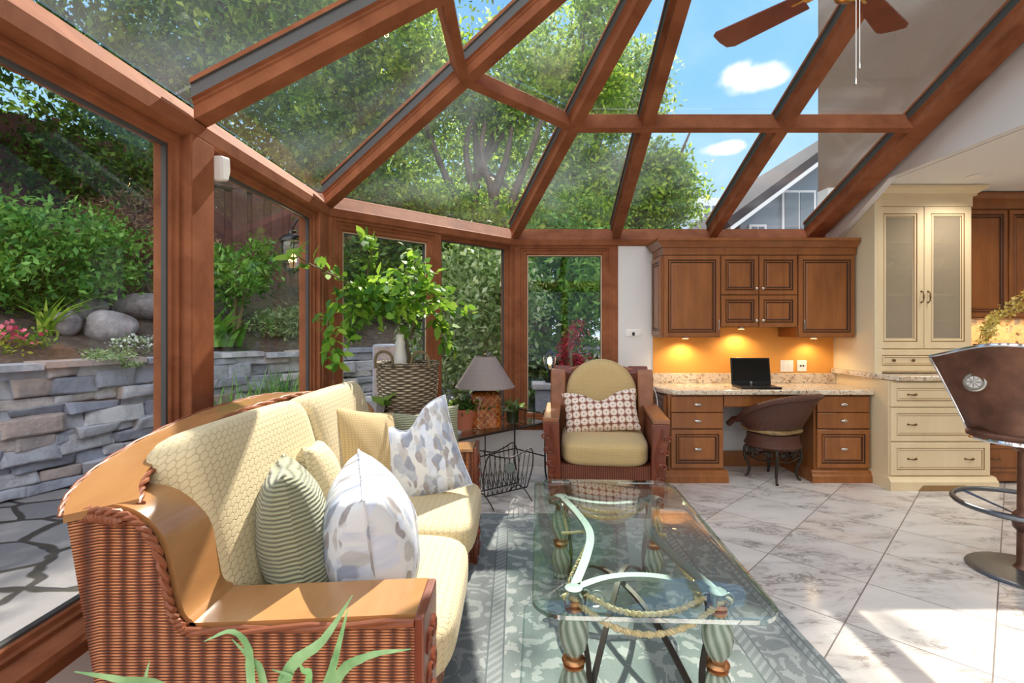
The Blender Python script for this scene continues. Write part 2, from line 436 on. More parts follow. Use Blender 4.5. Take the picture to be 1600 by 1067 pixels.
M['braid'] = plain('braided cane', (140, 78, 46), .5)
def net(name, c1, c2, cell=.032):
    m, t = newmat(name); s = t.sep(t.coord('UV'))
    u = t.m('DIVIDE', s[0], cell); v = t.m('DIVIDE', s[1], cell*.72)
    a = t.m('ABSOLUTE', t.m('SINE', t.m('MULTIPLY', t.m('ADD', u, t.m('MULTIPLY', t.m('SINE', t.m('MULTIPLY', v, PI*2)), .08)), PI)))
    b = t.m('ABSOLUTE', t.m('SINE', t.m('MULTIPLY', t.m('ADD', v, t.m('MULTIPLY', t.m('SINE', t.m('MULTIPLY', u, PI*2)), .14)), PI)))
    h = t.m('MULTIPLY', t.step(a, 0.0, .30), t.step(b, 0.0, .36))
    col = t.mix(h, srgb(*c2), srgb(*c1)); fine = t.noise(t.coord('UV'), 320, 2)
    t.out(t.bsdf(col, .85, 0, t.bump(t.m('ADD', h, t.m('MULTIPLY', fine, .3)), .4, .005), Sheen_Weight=.15)); return m
M['tan'] = net('netted tan fabric', (214, 195, 152), (192, 170, 126), .026)
M['tanfine'] = net('small check fabric', (206, 178, 124), (166, 134, 82), .015)
def rib(name, c1, c2, p=.012):
    m, t = newmat(name); s = t.sep(t.coord('UV'))
    v = t.m('ADD', s[1], t.m('MULTIPLY', t.noise(t.coord('UV'), 14, 3), .012))
    h = t.m('ABSOLUTE', t.m('SINE', t.m('MULTIPLY', v, PI/p)))
    t.out(t.bsdf(t.mix(h, srgb(*c2), srgb(*c1)), .8, 0, t.bump(h, .9, .006), Sheen_Weight=.3)); return m
M['sage'] = rib('sage corduroy', (158, 158, 124), (96, 98, 70))
def floral():
    m, t = newmat('floral fabric'); u = t.coord('UV')
    wv = t.n('ShaderNodeVectorMath', {0: u, 1: t.n('ShaderNodeVectorMath', {0: t.noise(u, 9, 2, .5, 0, 1), 1: (.06, .06, 0)}, operation='MULTIPLY').outputs[0]}, operation='ADD').outputs[0]
    col = srgb(214, 216, 218)
    wash = t.noise(wv, 11, 4, .6); col = t.mix(t.step(wash, .5, .62), col, srgb(190, 196, 208))
    for (rot, sc_, c, th) in ((35, 19, (146, 152, 166), .42), (-40, 22, (160, 158, 156), .42), (80, 20, (122, 128, 144), .36), (10, 25, (128, 122, 122), .34), (120, 21, (176, 182, 196), .42)):
        v = t.map(wv, loc=(rot*.13, sc_*.31, 0), rot=(0, 0, R(rot)), scale=(1, .42, 1))
        dd = t.voro(v, sc_, 'F1'); pick = t.m('GREATER_THAN', t.sep(t.n('ShaderNodeTexVoronoi', {'Vector': v, 'Scale': sc_}).outputs['Color'])[0], .22)
        col = t.mix(t.m('MULTIPLY', t.m('SUBTRACT', 1.0, t.step(dd, th-.04, th+.02)), pick), col, t.mix(t.noise(u, 30, 2), srgb(*c), srgb(*[min(255, q+50) for q in c])))
    t.out(t.bsdf(col, .8, 0, t.bump(t.noise(u, 350, 2), .15, .002))); return m
M['floral'] = floral()
def quatre():
    m, t = newmat('medallion fabric'); s = t.sep(t.coord('UV')); c = .058
    def fr(q): return t.m('SUBTRACT', t.m('FRACT', t.m('DIVIDE', q, c)), .5)
    a, b = fr(s[0]), fr(s[1])
    r = t.m('SQRT', t.m('ADD', t.m('MULTIPLY', a, a), t.m('MULTIPLY', b, b)))
    col = t.mix(t.step(r, .43, .47), srgb(240, 230, 216), srgb(158, 104, 78))
    ring = t.m('LESS_THAN', t.m('ABSOLUTE', t.m('SUBTRACT', r, .33)), .035); col = t.mix(ring, col, srgb(214, 180, 156))
    flw = t.m('LESS_THAN', r, t.m('ADD', .15, t.m('MULTIPLY', t.m('COSINE', t.m('MULTIPLY', t.m('ARCTAN2', b, a), 4)), .06))); col = t.mix(flw, col, srgb(186, 160, 150))
    a2, b2 = t.m('SUBTRACT', t.m('ABSOLUTE', a), .5), t.m('SUBTRACT', t.m('ABSOLUTE', b), .5)
    r2 = t.m('SQRT', t.m('ADD', t.m('MULTIPLY', a2, a2), t.m('MULTIPLY', b2, b2)))
    col = t.mix(t.m('LESS_THAN', r2, .12), col, srgb(92, 70, 78))
    t.out(t.bsdf(col, .85)); return m
M['quatre'] = quatre()
def rugmat():
    m, t = newmat('oriental rug'); o = t.coord('Object'); X, Y, _ = t.sep(o)
    hx, hy = .77, 1.16
    ex = t.m('SUBTRACT', hx, t.m('ABSOLUTE', X)); ey = t.m('SUBTRACT', hy, t.m('ABSOLUTE', Y)); e = t.m('MINIMUM', ex, ey)
    ax = t.comb(t.m('ABSOLUTE', X), t.m('ABSOLUTE', Y))
    wv = t.n('ShaderNodeVectorMath', {0: ax, 1: t.n('ShaderNodeVectorMath', {0: t.noise(ax, 7, 1, .5, 0, 1), 1: (.13, .13, 0)}, operation='MULTIPLY').outputs[0]}, operation='ADD').outputs[0]
    d1 = t.voro(wv, 6.5, 'F1'); d2 = t.voro(wv, 11, 'F1'); n = t.noise(wv, 16, 3, .6)
    mot = t.m('GREATER_THAN', t.m('ADD', t.m('SINE', t.m('MULTIPLY', d1, 13)), t.m('MULTIPLY', t.m('SUBTRACT', n, .5), 9)), .45)
    mot = t.m('MAXIMUM', mot, t.m('LESS_THAN', d2, .17))
    lite, mid, dark = srgb(158, 163, 158), srgb(118, 128, 124), srgb(104, 110, 111)
    n3 = t.noise(o, 5, 3); mid = t.mix(t.step(n3, .35, .65), mid, srgb(106, 120, 115))
    field = t.mix(mot, mid, lite)
    bmot = t.m('GREATER_THAN', t.m('ADD', t.m('SINE', t.m('MULTIPLY', t.voro(wv, 9.5, 'F1'), 14)), t.m('MULTIPLY', t.m('SUBTRACT', n, .5), 8)), .5)
    border = t.mix(bmot, dark, srgb(136, 142, 140))
    col = t.mix(t.m('LESS_THAN', e, .27), field, border)
    along = t.m('ADD', X, Y); stripe = t.mix(t.m('GREATER_THAN', t.m('SINE', t.m('MULTIPLY', t.m('SUBTRACT', X, Y), 150)), .2), srgb(108, 116, 116), srgb(132, 139, 137))
    def band(a, b): return t.m('MULTIPLY', t.m('GREATER_THAN', e, a), t.m('LESS_THAN', e, b))
    col = t.mix(band(.235, .29), col, stripe); col = t.mix(band(.03, .06), col, stripe)
    for (a, b) in ((.228, .235), (.29, .297), (.06, .066), (.022, .03)): col = t.mix(band(a, b), col, srgb(74, 84, 88))
    fine = t.noise(o, 260, 2)
    col = t.mix(t.m('MULTIPLY', fine, .22), col, srgb(205, 208, 204))
    t.out(t.bsdf(col, .95, 0, t.bump(fine, .5, .004), Specular_IOR_Level=.15)); return m
M['rug'] = rugmat()
M['tableglass'] = glass('table glass', (.91, .965, .95), .06); M['tableedge'] = glass('table glass edge', (.35, .62, .58), .35)
M['iron'] = plain('grey green iron', (132, 142, 136), .5, .3); M['darkiron'] = plain('dark iron', (66, 58, 52), .5, .7)
M['rope'] = plain('gilded rope', (206, 184, 140), .5, .1); M['copper'] = plain('copper ring', (186, 132, 90), .3, .9)
def spun():
    m, t = newmat('spun glass'); s = t.sep(t.coord('Object'))
    an = t.m('ARCTAN2', s[1], s[0]); h = t.m('SINE', t.m('ADD', t.m('MULTIPLY', an, 9), t.m('MULTIPLY', s[2], 60)))
    col = t.mix(t.m('MULTIPLY', t.m('ADD', h, 1), .5), srgb(138, 152, 134), srgb(206, 214, 198))
    t.out(t.bsdf(col, .12, 0, t.bump(h, .4, .004), Transmission_Weight=.35, IOR=1.3)); return m
M['spun'] = spun()
M['shade'] = weave('lamp shade linen', (120, 108, 102), (158, 144, 138), (176, 164, 158), .004, .004, .8, .001)
def amber():
    m, t = newmat('amber lamp body'); s = t.sep(t.coord('UV')); c = .055
    a = t.m('ABSOLUTE', t.m('SUBTRACT', t.m('FRACT', t.m('DIVIDE', t.m('ADD', s[0], s[1]), c)), .5)); b = t.m('ABSOLUTE', t.m('SUBTRACT', t.m('FRACT', t.m('DIVIDE', t.m('SUBTRACT', s[0], s[1]), c)), .5))
    n = t.noise(t.coord('Object'), 14, 4); col = t.ramp(n, [(.3, srgb(112, 46, 14)), (.7, srgb(190, 92, 30))])
    lat = t.m('MULTIPLY', t.m('GREATER_THAN', t.m('MAXIMUM', a, b), .44), t.m('GREATER_THAN', t.noise(t.coord('UV'), 60, 1), .48))
    col = t.mix(lat, col, srgb(196, 168, 90)); t.out(t.bsdf(col, .25, 0, Coat_Weight=.6)); return m
M['amber'] = amber()
M['terra'] = plain('terracotta', (190, 110, 82), .7); M['porc'] = plain('white ceramic', (232, 228, 220), .3); M['stonepot'] = plain('pale stone', (176, 178, 186), .7)
M['greenpot'] = plain('dark green glaze', (46, 52, 26), .2); M['darkvase'] = plain('dark glass', (22, 26, 24), .1); M['soil'] = plain('soil', (56, 42, 32), .95)
M['aloe'] = None
def aloe():
    m, t = newmat('aloe skin'); n = t.noise(t.coord('Object'), 25, 3)
    t.out(t.bsdf(t.ramp(n, [(.3, srgb(118, 164, 104)), (.7, srgb(168, 206, 144))]), .4, 0, Subsurface_Weight=.1, Subsurface_Radius=(.01, .02, .005))); return m
M['aloe'] = aloe()
M['citrus'] = leafmat('citrus leaf', [(0, (40, 92, 30)), (.5, (92, 150, 44)), (1, (166, 200, 70))], .4, .55)
M['leafA'] = leafmat('backlit leaves', [(0, (44, 78, 30)), (.45, (98, 140, 48)), (.8, (164, 190, 68)), (1, (206, 216, 100))], .58)
M['leafB'] = leafmat('dark leaves', [(0, (22, 48, 22)), (.6, (56, 92, 40)), (1, (120, 156, 66))], .4)
M['leafC'] = leafmat('silver leaves', [(0, (74, 100, 64)), (.5, (142, 168, 112)), (1, (216, 224, 186))], .5)
M['leafD'] = leafmat('bright shrub leaves', [(0, (46, 92, 34)), (.5, (86, 142, 56)), (1, (148, 192, 96))], .35)
M['leafM'] = leafmat('maple threads', [(0, (96, 66, 52)), (.5, (140, 104, 84)), (1, (168, 138, 104))], .4, tint=0.0)
M['leafR'] = leafmat('red leaves', [(0, (120, 22, 38)), (1, (205, 60, 80))], .4, tint=0.0)
M['flowerpink'] = leafmat('pink petals', [(0, (210, 60, 90)), (1, (240, 130, 150))], .3, tint=0.0); M['flowerwhite'] = leafmat('white petals', [(0, (225, 228, 222)), (1, (250, 250, 246))], .3, tint=0.0)
M['flowery'] = leafmat('yellow blossom', [(0, (206, 186, 84)), (1, (240, 232, 160))], .35, tint=0.0)
M['bark'] = wood('bark', (58, 46, 38), (96, 78, 62), .9, (12, 12, 3), .5)
M['twig'] = plain('twig', (120, 104, 74), .8)
def stone():
    m, t = newmat('wall stone'); rnd = t.n('ShaderNodeNewGeometry').outputs['Random Per Island']; o = t.coord('Object')
    col = t.ramp(rnd, [(0, srgb(128, 132, 146)), (.4, srgb(160, 162, 172)), (.7, srgb(178, 176, 180)), (.9, srgb(166, 146, 136)), (1, srgb(196, 194, 196))])
    n = t.noise(o, 9, 6, .65); col = t.mix(t.step(n, .4, .7), col, t.mix(.4, col, srgb(92, 92, 98)))
    t.out(t.bsdf(col, .85, 0, t.bump(n, .8, .03))); return m
M['stone'] = stone()
def boulder():
    m, t = newmat('boulder'); o = t.coord('Object'); n = t.noise(o, 5, 6, .65)
    t.out(t.bsdf(t.ramp(n, [(.3, srgb(102, 94, 96)), (.7, srgb(166, 158, 158))]), .9, 0, t.bump(n, .9, .05))); return m
M['boulder'] = boulder()
def flag():
    m, t = newmat('flagstone'); o = t.map(t.coord('Object'), scale=(1, 1.35, 1))
    o = t.n('ShaderNodeVectorMath', {0: o, 1: t.n('ShaderNodeVectorMath', {0: t.noise(o, 2.2, 2, .5, 0, 1), 1: (.25, .25, 0)}, operation='MULTIPLY').outputs[0]}, operation='ADD').outputs[0]
    e = t.voro(o, 1.9, 'DISTANCE_TO_EDGE'); c = t.n('ShaderNodeTexVoronoi', {'Vector': o, 'Scale': 1.9}).outputs['Color']
    n = t.noise(o, 8, 6, .65); r = t.sep(c)[0]
    col = t.ramp(r, [(0, srgb(92, 90, 94)), (.5, srgb(118, 116, 118)), (1, srgb(140, 134, 130))]); col = t.mix(t.m('MULTIPLY', n, .5), col, srgb(96, 92, 92))
    g = t.step(e, .03, .055); col = t.mix(g, srgb(46, 42, 36), col)
    t.out(t.bsdf(col, .8, 0, t.bump(t.m('ADD', g, t.m('MULTIPLY', n, .3)), .8, .02))); return m
M['flag'] = flag()
def earth():
    m, t = newmat('garden soil'); o = t.coord('Object'); n = t.noise(o, 12, 6, .7)
    t.out(t.bsdf(t.ramp(n, [(.3, srgb(50, 40, 34)), (.6, srgb(98, 84, 74)), (.8, srgb(128, 112, 98))]), .95, 0, t.bump(n, 1, .05))); return m
M['earth'] = earth()
M['fence'] = wood('fence board', (72, 44, 40), (112, 74, 66), .8, (8, 8, 2), .2)
M['siding'] = plain('grey siding', (116, 130, 142), .7); M['soffit'] = plain('soffit', (206, 208, 210), .6); M['roofing'] = plain('shingle', (58, 56, 60), .95, Specular_IOR_Level=.1)
M['houseglass'] = plain('house window', (86, 100, 110), .1); M['tanwall'] = plain('tan stucco', (138, 112, 94), .85)
M['umb'] = plain('terracotta canvas', (176, 110, 92), .8); M['redmetal'] = plain('red metal', (170, 40, 44), .5)
M['lampglow'] = emit('lamp glow', (255, 196, 120), 5.0); M['lanternglass'] = glass('lantern glass', (.9, .92, .95), .08)
M['potglow'] = emit('downlight', (255, 240, 215), 14.0); M['puckglow'] = emit('puck light', (255, 216, 150), 10.0)
M['pewter'] = plain('pewter', (186, 180, 172), .38, .9)
M['leather'] = None
def leather():
    m, t = newmat('brown hide'); n = t.noise(t.coord('Object'), 6, 4, .6)
    t.out(t.bsdf(t.ramp(n, [(.3, srgb(70, 44, 34)), (.7, srgb(128, 86, 66))]), .35, .25)); return m
M['leather'] = leather()
M['disk'] = plain('brushed steel base', (112, 114, 118), .35, .8)
M['goldcloth'] = granite('gold floral cloth', ((104, 80, 46), (168, 142, 92)), 90)
# ================================================================== STRUCTURE
K = [(2.93, -.62), (0, -.62), (-1.28, .63), (-1.28, 3.43), (0, 4.68), (2.93, 4.68)]
HUB = Vector((.863, 2.03, 3.24)); ZE, ZP = 2.125, 2.648
def struct(o): o['kind'] = 'structure'; return o
fl = MB().prism([(2.93, -.62), (0, -.62), (-1.28, .63), (-1.28, 3.43), (0, 4.68), (6.8, 4.68), (6.8, -2), (2.93, -2)], 'z', -.12, 0)
struct(fl.build('floor', M['tile'], smooth=False))
# knee walls with sill, beams, baseboards: swept round the bay
def segs(prefix, prof, mat, bevel=0, names=('back', 'back_left', 'left', 'front_left', 'front')):
    for i, nm in enumerate(names):
        a, b = Vector(K[i]), Vector(K[i+1]); path = [K[i], K[i+1]]
        mb = MB()
        # mitre by sweeping the whole path and keeping the faces of this bay side
        full = MB().sweep(prof, K); n = len(prof)
        mb.v = [full.v[i*n+k] for k in range(2*n)]
        mb.f = [(k, (k+1) % n, n+(k+1) % n, n+k) for k in range(n)]+[tuple(range(n-1, -1, -1)), tuple(range(n, 2*n))]
        mb.mi = [0]*len(mb.f)
        struct(mb.build(f'{prefix}_{nm}', mat, bevel=bevel, smooth=False))
segs('wall', [(0, 0), (0, .33), (.16, .33), (.16, -.12), (.14, -.12), (.14, 0)], M['white'])
segs('baseboard', [(-.015, .001), (-.015, .10), (-.008, .115), (-.001, .115), (-.001, .001)], M['white'])
n_trim = [0]
def trim(mb, mat=None, **kw):
    n_trim[0] += 1; o = mb.build(f'trim_{n_trim[0]}', mat or M['frame'], **kw); struct(o); return o
fullsill = [(-.035, .385), (-.045, .40), (-.04, .418), (-.02, .425), (.07, .425), (.07, .33), (-.001, .33), (-.001, .37)]
fullbeam = [(0, ZE), (-.012, ZE-.01), (-.012, 2.062), (.004, 2.05), (.03, 2.045), (.03, 2.03), (.16, 2.03), (.16, 2.19), (.10, 2.232)]
for prof in (fullsill, fullbeam):
    full = MB().sweep(prof, K if prof is fullbeam else K[:5]+[(.965, 4.68)]); n = len(prof)
    for i in range(5):
        mb = MB(); mb.v = [full.v[i*n+k] for k in range(2*n)]
        mb.f = [(k, (k+1) % n, n+(k+1) % n, n+k) for k in range(n)]+[tuple(range(n-1, -1, -1)), tuple(range(n, 2*n))]; mb.mi = [0]*len(mb.f)
        trim(mb, smooth=False)
# windows
n_win = [0]
def wallT(i):
    a, b = Vector(K[i]), Vector(K[i+1]); d = (b-a).normalized()
    return Matrix(((d.x, -d.y, 0, a.x), (d.y, d.x, 0, a.y), (0, 0, 1, 0), (0, 0, 0, 1)))
FIX = [(0, .028, 0), (.014, .028, 0), (.018, .042, 0), (.032, .046, 0), (.036, .056, 0), (.044, .058, 1), (.046, .075, 1)]
CAS = [(0, .0, 0), (.018, .0, 0), (.022, .012, 0), (.040, .012, 0), (.046, .02, 0), (.072, .022, 0), (.076, .03, 0), (.084, .032, 0), (.092, .036, 2), (.095, .07, 1)]
def window(i, s0, s1, z0, z1, prof):
    n_win[0] += 1
    mb = MB(); mb.T = wallT(i); mb.rings(s0, s1, z0, z1, 0, prof, fill=False)
    o = struct(mb.build(f'window_{n_win[0]}', [M['frame'], M['seal'], M['gasket']], smooth=False))
    p = MB(); p.T = wallT(i); q = prof[-1][0]; yy = prof[-1][1]
    p.box(s0+q-.004, s1-q+.004, yy-.006, yy, z0+q-.004, z1-q+.004)
    p.build('pane', M['pane'], o, smooth=False)
def post(i, s0, s1, y0=-.0, y1=.14, z0=.40, z1=2.06):
    mb = MB(); mb.T = wallT(i); mb.box(s0, s1, y0, y1, z0, z1); trim(mb, bevel=.006, smooth=False)
L = 2.80; Lf = 1.789
window(2, .155, 1.325, .425, 2.04, FIX); window(2, 1.475, 2.645, .425, 2.04, FIX)
post(2, 1.325, 1.475, -.012); post(2, -.02, .155, 0); post(2, 2.645, 2.80, 0)
window(3, .03, .90, .40, 2.055, CAS); window(3, .945, 1.735, .425, 2.055, FIX)
post(3, -.06, .03, 0); post(3, .90, .945, .0); post(3, 1.735, 1.80, 0)
window(4, .03, .90, .40, 2.055, CAS); post(4, -.02, .03, 0); post(4, .90, .965, -.004, z0=.33)
# the rear of the bay (mirror): same windows
window(1, .03, .90, .40, 2.055, CAS); window(1, .945, 1.735, .425, 2.055, FIX); post(1, -.02, .03); post(1, .90, .945); post(1, 1.735, 1.84)
for a, b in ((.05, .95), (1.0, 1.9), (1.95, 2.87)): window(0, a, b, .425, 2.05, FIX)
for a, b in ((0, .05), (.95, 1.0), (1.9, 1.95), (2.87, 2.95)): post(0, a, b)
# roof rafters
def lift(p, dz): return (p[0], p[1], p[2]+dz)
def rafter(a, b, wb=.075):
    a = Vector(a); b = Vector(b); d = (b-a); side = Vector((-d.y, d.x, 0)).normalized()
    h = wb/2
    prof = [(-h, 0), (h, 0), (h, .052), (h+.006, .06), (h+.006, .068), (h+.018, .078), (h+.018, .128), (h+.026, .132), (h+.026, .152), (-h-.026, .152), (-h-.026, .132), (-h-.018, .128), (-h-.018, .078), (-h-.006, .068), (-h-.006, .06), (-h, .052)]
    n = len(prof); vs = [a+side*o+Vector((0, 0, z)) for o, z in prof]+[b+side*o+Vector((0, 0, z)) for o, z in prof]
    mb = MB(); mb.add(vs, [(k, (k+1) % n, n+(k+1) % n, n+k) for k in range(n)]+[tuple(range(n-1, -1, -1)), tuple(range(n, 2*n))])
    for k in (11, 7, 8, 10): mb.mi[k] = 1
    return trim(mb, [M['frame'], M['seal']], smooth=False)
for sg in (1, -1):
    my = lambda y: 2.03+sg*(y-2.03)
    rafter((-1.28, my(3.43), ZE), HUB); rafter((0, my(4.68), ZE), HUB); rafter((.948, my(4.68), ZE), HUB)
    rafter((1.848, my(4.68), ZE), (1.848, 2.03, 3.24)); rafter((2.80, my(4.68), ZE), (2.80, 2.03, 3.24), .15)
rafter((-1.28, 2.03, ZE), HUB, .085)
rafter((.80, 2.03, 3.235), (2.93, 2.03, 3.235), .10)
mb = MB().lathe([(.0, -.03), (.11, -.03), (.13, 0), (.13, .12), (.0, .12)], 16, tuple(HUB)); trim(mb)
# purlins (bottom edge follows the roof plane)
PU = [(2.80, 3.435), (.405, 3.435), (-.277, 2.767), (-.277, 1.293), (.405, .625), (2.80, .625)]
def purlin(a, b, slope):
    a = Vector((*a, ZP)); b = Vector((*b, ZP)); d = (b-a).normalized(); inn = Vector((d.y, -d.x, 0))  # towards the eave or the ridge
    c = HUB-a; c.z = 0
    if inn.dot(c) < 0: inn = -inn
    up = Vector((0, 0, 1)); w_ = .045
    lo, hi = -inn*w_*.5-up*slope*w_*.5, inn*w_*.5+up*slope*w_*.5
    nr = (up-inn*slope).normalized()*.125
    vs = []
    for p in (a, b): vs += [p+lo, p+hi, p+hi+nr, p+lo+nr]
    mb = MB().add(vs, [(0, 1, 2, 3), (7, 6, 5, 4), (0, 4, 5, 1), (1, 5, 6, 2), (2, 6, 7, 3), (3, 7, 4, 0)]); trim(mb, smooth=False, bevel=.004)
for i, s_ in enumerate((.42, .443, .52, .443, .42)): purlin(PU[i], PU[i+1], s_)
# roof panes
EO = [(0-.04, 4.78), (-1.38, 3.47)]
def rpane(pts):
    n_win[0] += 1; P = [Vector(p) for p in pts]
    nr = (P[1]-P[0]).cross(P[2]-P[0]).normalized()
    if nr.z < 0: nr = -nr
    n = len(P); mb = MB().add(P+[p+nr*.012 for p in P], [tuple(range(n)), tuple(range(2*n-1, n-1, -1))]+[(i, i+n, (i+1) % n+n, (i+1) % n) for i in range(n)])
    struct(mb.build(f'window_{n_win[0]}', M['roofpane'], smooth=False))
ZG, ZPG, ZHG = 2.24, ZP+.145, 3.24+.145
for sg in (1, -1):
    my = lambda y: 2.03+sg*(y-2.03)
    e = lambda x, y: (x, my(y), ZG); p = lambda x, y: (x, my(y), ZPG); h = lambda x, y: (x, my(y), ZHG)
    xs_e = [-.04, .948, 1.848, 2.93]; xs_p = [.405, .915, 1.848, 2.93]; xs_h = [.863, .863, 1.848, 2.93]
    for k in range(3):
        rpane([e(xs_e[k], 4.78), e(xs_e[k+1], 4.78), p(xs_p[k+1], 3.435), p(xs_p[k], 3.435)])
        q = [p(xs_p[k], 3.435), p(xs_p[k+1], 3.435), h(xs_h[k+1], 2.03)]
        if k: q.append(h(xs_h[k], 2.03))
        rpane(q)
    rpane([e(-1.38, 3.47), e(-.04, 4.78), p(.405, 3.435), p(-.277, 2.767)]); rpane([p(-.277, 2.767), p(.405, 3.435), h(.863, 2.03)])
    rpane([e(-1.38, 2.03), e(-1.38, 3.47), p(-.277, 2.767), p(-.277, 2.03)]); rpane([p(-.277, 2.03), p(-.277, 2.767), h(.863, 2.03)])
# front wall, kitchen shell
mb = MB().box(.965, 2.93, 4.68, 4.84, .331, 2.06); mb.box(2.93, 6.8, 4.68, 4.84, 0, 2.6)
struct(mb.build('wall_kitchen', M['white'], smooth=False))
struct(MB().box(1.29, 2.985, 4.672, 4.679, .80, 1.34).build('wall_desk', M['orange'], smooth=False))
struct(MB().box(2.979, 3.04, 4.137, 4.679, .909, 2.455).build('wall_side', M['creamwall'], smooth=False))
hp = [(4.69, 2.02, 2.24), (4.09, 2.35, 2.51), (3.9, 2.46, 2.59), (2.03, 2.46, 3.38), (.16, 2.46, 2.59), (-.03, 2.35, 2.51), (-.62, 2.02, 2.24)]
mb = MB(); v = []
for (y, a, b) in hp: v += [(2.92, y, a), (2.975, y, a), (2.975, y, b), (2.92, y, b)]
mb.add(v, [(i*4+e, i*4+(e+1) % 4, i*4+4+(e+1) % 4, i*4+4+e) for i in range(6) for e in range(4)]+[(3, 2, 1, 0), (24, 25, 26, 27)])
struct(mb.build('wall_header', M['white'], smooth=False))
struct(MB().box(2.985, 6.8, -2, 4.84, 2.46, 2.6).build('ceiling', M['ceil'], smooth=False))
struct(MB().box(6.8, 6.95, -2, 4.84, -.1, 2.6).build('wall_right', M['white'], smooth=False))
struct(MB().box(2.93, 6.95, -2.15, -2, -.1, 2.6).build('wall_rear', M['white'], smooth=False))
struct(MB().box(2.93, 3.05, -2, -.62, -.1, 2.46).build('wall_corner', M['white'], smooth=False))
struct(MB().box(2.985, 3.2, -2.1, 4.92, 2.6, 7.0).build('wall_upper', M['tanwall'], smooth=False))
struct(MB().box(1.75, 2.50, 4.650, 4.664, 0, .14).build('baseboard_desk', M['cab'], smooth=False, bevel=.004))
# ================================================================== KITCHEN AND DESK
DOOR = [(0, .02, 0), (0, .003, 0), (.003, 0, 0), (.036, 0, 0), (.040, .006, 1), (.045, .007, 1), (.050, .001, 0), (.056, .001, 0), (.061, .008, 1), (.066, .008, 1), (.078, .003, 0)]
SLAB = [(0, .02, 0), (0, .004, 1), (.004, 0, 0)]
def front(name, parent, x0, x1, z0, z1, y, prof=None, mats=None):
    return MB().rings(x0, x1, z0, z1, y, prof or DOOR).build(name, mats or [M['cab'], M['cabdark']], parent, smooth=False)
def cup(parent, x, y, z, mat='nickel'):
    mb = MB(); n = 10; vs = []; fs = []
    for i in range(n+1):
        a = PI*i/n
        for j in range(5):
            b = PI/2*j/4; vs.append((x-.032*math.cos(a)*math.sin(b+.0)*1.0 if j else x, y-.022*math.cos(b), z+.016*math.sin(a)*math.sin(b)-.004))
    for i in range(n):
        for j in range(4): fs.append((i*5+j, (i+1)*5+j, (i+1)*5+j+1, i*5+j+1))
    mb.add(vs, fs); mb.superq(.033, .014, .013, 2.4, 6, (x, y-.008, z))
    return mb.build('handle', M[mat], parent)
def knob(parent, x, y, z, mat='nickel', r=.014):
    return MB().superq(r, r*.8, r, 2, 6, (x, y-.018, z)).tube([(x, y, z), (x, y-.016, z)], r*.4, 6).build('knob', M[mat], parent)
def bar_pull(parent, x, y, z, l=.04, vert=False):
    a = Vector((0, 0, l)) if vert else Vector((l, 0, 0)); c = Vector((x, y, z))
    mb = MB().tube(smooth([c-a, c-a*.8+Vector((0, -.018, 0)), c+Vector((0, -.024, 0)), c+a*.8+Vector((0, -.018, 0)), c+a], 12), [.004]*5+[.007]*2+[.004]*5, 6)
    mb.superq(.009, .004, .009, 2, 4, tuple(c-a)); mb.superq(.009, .004, .009, 2, 4, tuple(c+a))
    return mb.build('handle', M['antique'], parent)
# desk pedestals
def pedestal(x0, x1, label, side):
    t_ = thing('desk_cabinet', label, 'cabinet', ((x0+x1)/2, 4.43, 0), group='drawer pedestals under the desk top')
    MB().box(x0, x1, 4.19, 4.676, .05, .728).build('body', M['cab'], t_, bevel=.003, smooth=False)
    MB().prism([(4.14, 0), (4.14, .055), (4.155, .07), (4.155, .09), (4.17, .10), (4.676, .10), (4.676, 0)], 'x', x0-.035, x1+.03).build('plinth', M['cab'], t_, smooth=False)
    for (a, b, pr) in ((.583, .715, SLAB), (.448, .577, SLAB), (.118, .437, DOOR)):
        dr = front('drawer', t_, x0+.018, x1-.004, a, b, 4.168, pr); cup(dr, (x0+x1)/2+.01, 4.168, (a+b)/2)
    if side:
        mb = MB(); mb.T = Matrix.Translation((x0, 0, 0)) @ Matrix(((0, 1, 0, 0), (1, 0, 0, 0), (0, 0, 1, 0), (0, 0, 0, 1)))
        mb.rings(4.25, 4.65, .13, .71, -.018, DOOR); mb.build('side_panel', [M['cab'], M['cabdark']], t_, smooth=False)
pedestal(1.285, 1.742, 'brown drawer pedestal under the left end of the granite desk, beside the armchair', True)
pedestal(2.505, 2.965, 'brown drawer pedestal under the right end of the desk, beside the cream hutch', False)
t_ = thing('desk_apron', 'shallow brown apron drawer under the granite top above the knee space', 'drawer', (2.12, 4.4, .6))
front('drawer', t_, 1.75, 2.498, .628, .72, 4.185, SLAB); MB().box(1.745, 2.503, 4.2, 4.66, .622, .727).build('box', M['cab'], t_, smooth=False)
t_ = thing('granite_desk_top', 'speckled beige granite desk top with backsplash lip along the ochre wall', 'countertop', (2.1, 4.4, .73))
MB().prism([(1.225, 4.30), (1.31, 4.14), (2.982, 4.14), (2.982, 4.668), (1.225, 4.668)], 'z', .731, .772).build('slab', M['granite'], t_, bevel=.008, smooth=False)
MB().box(1.225, 2.982, 4.645, 4.668, .773, .865).build('backsplash', M['granite'], t_, bevel=.003, smooth=False)
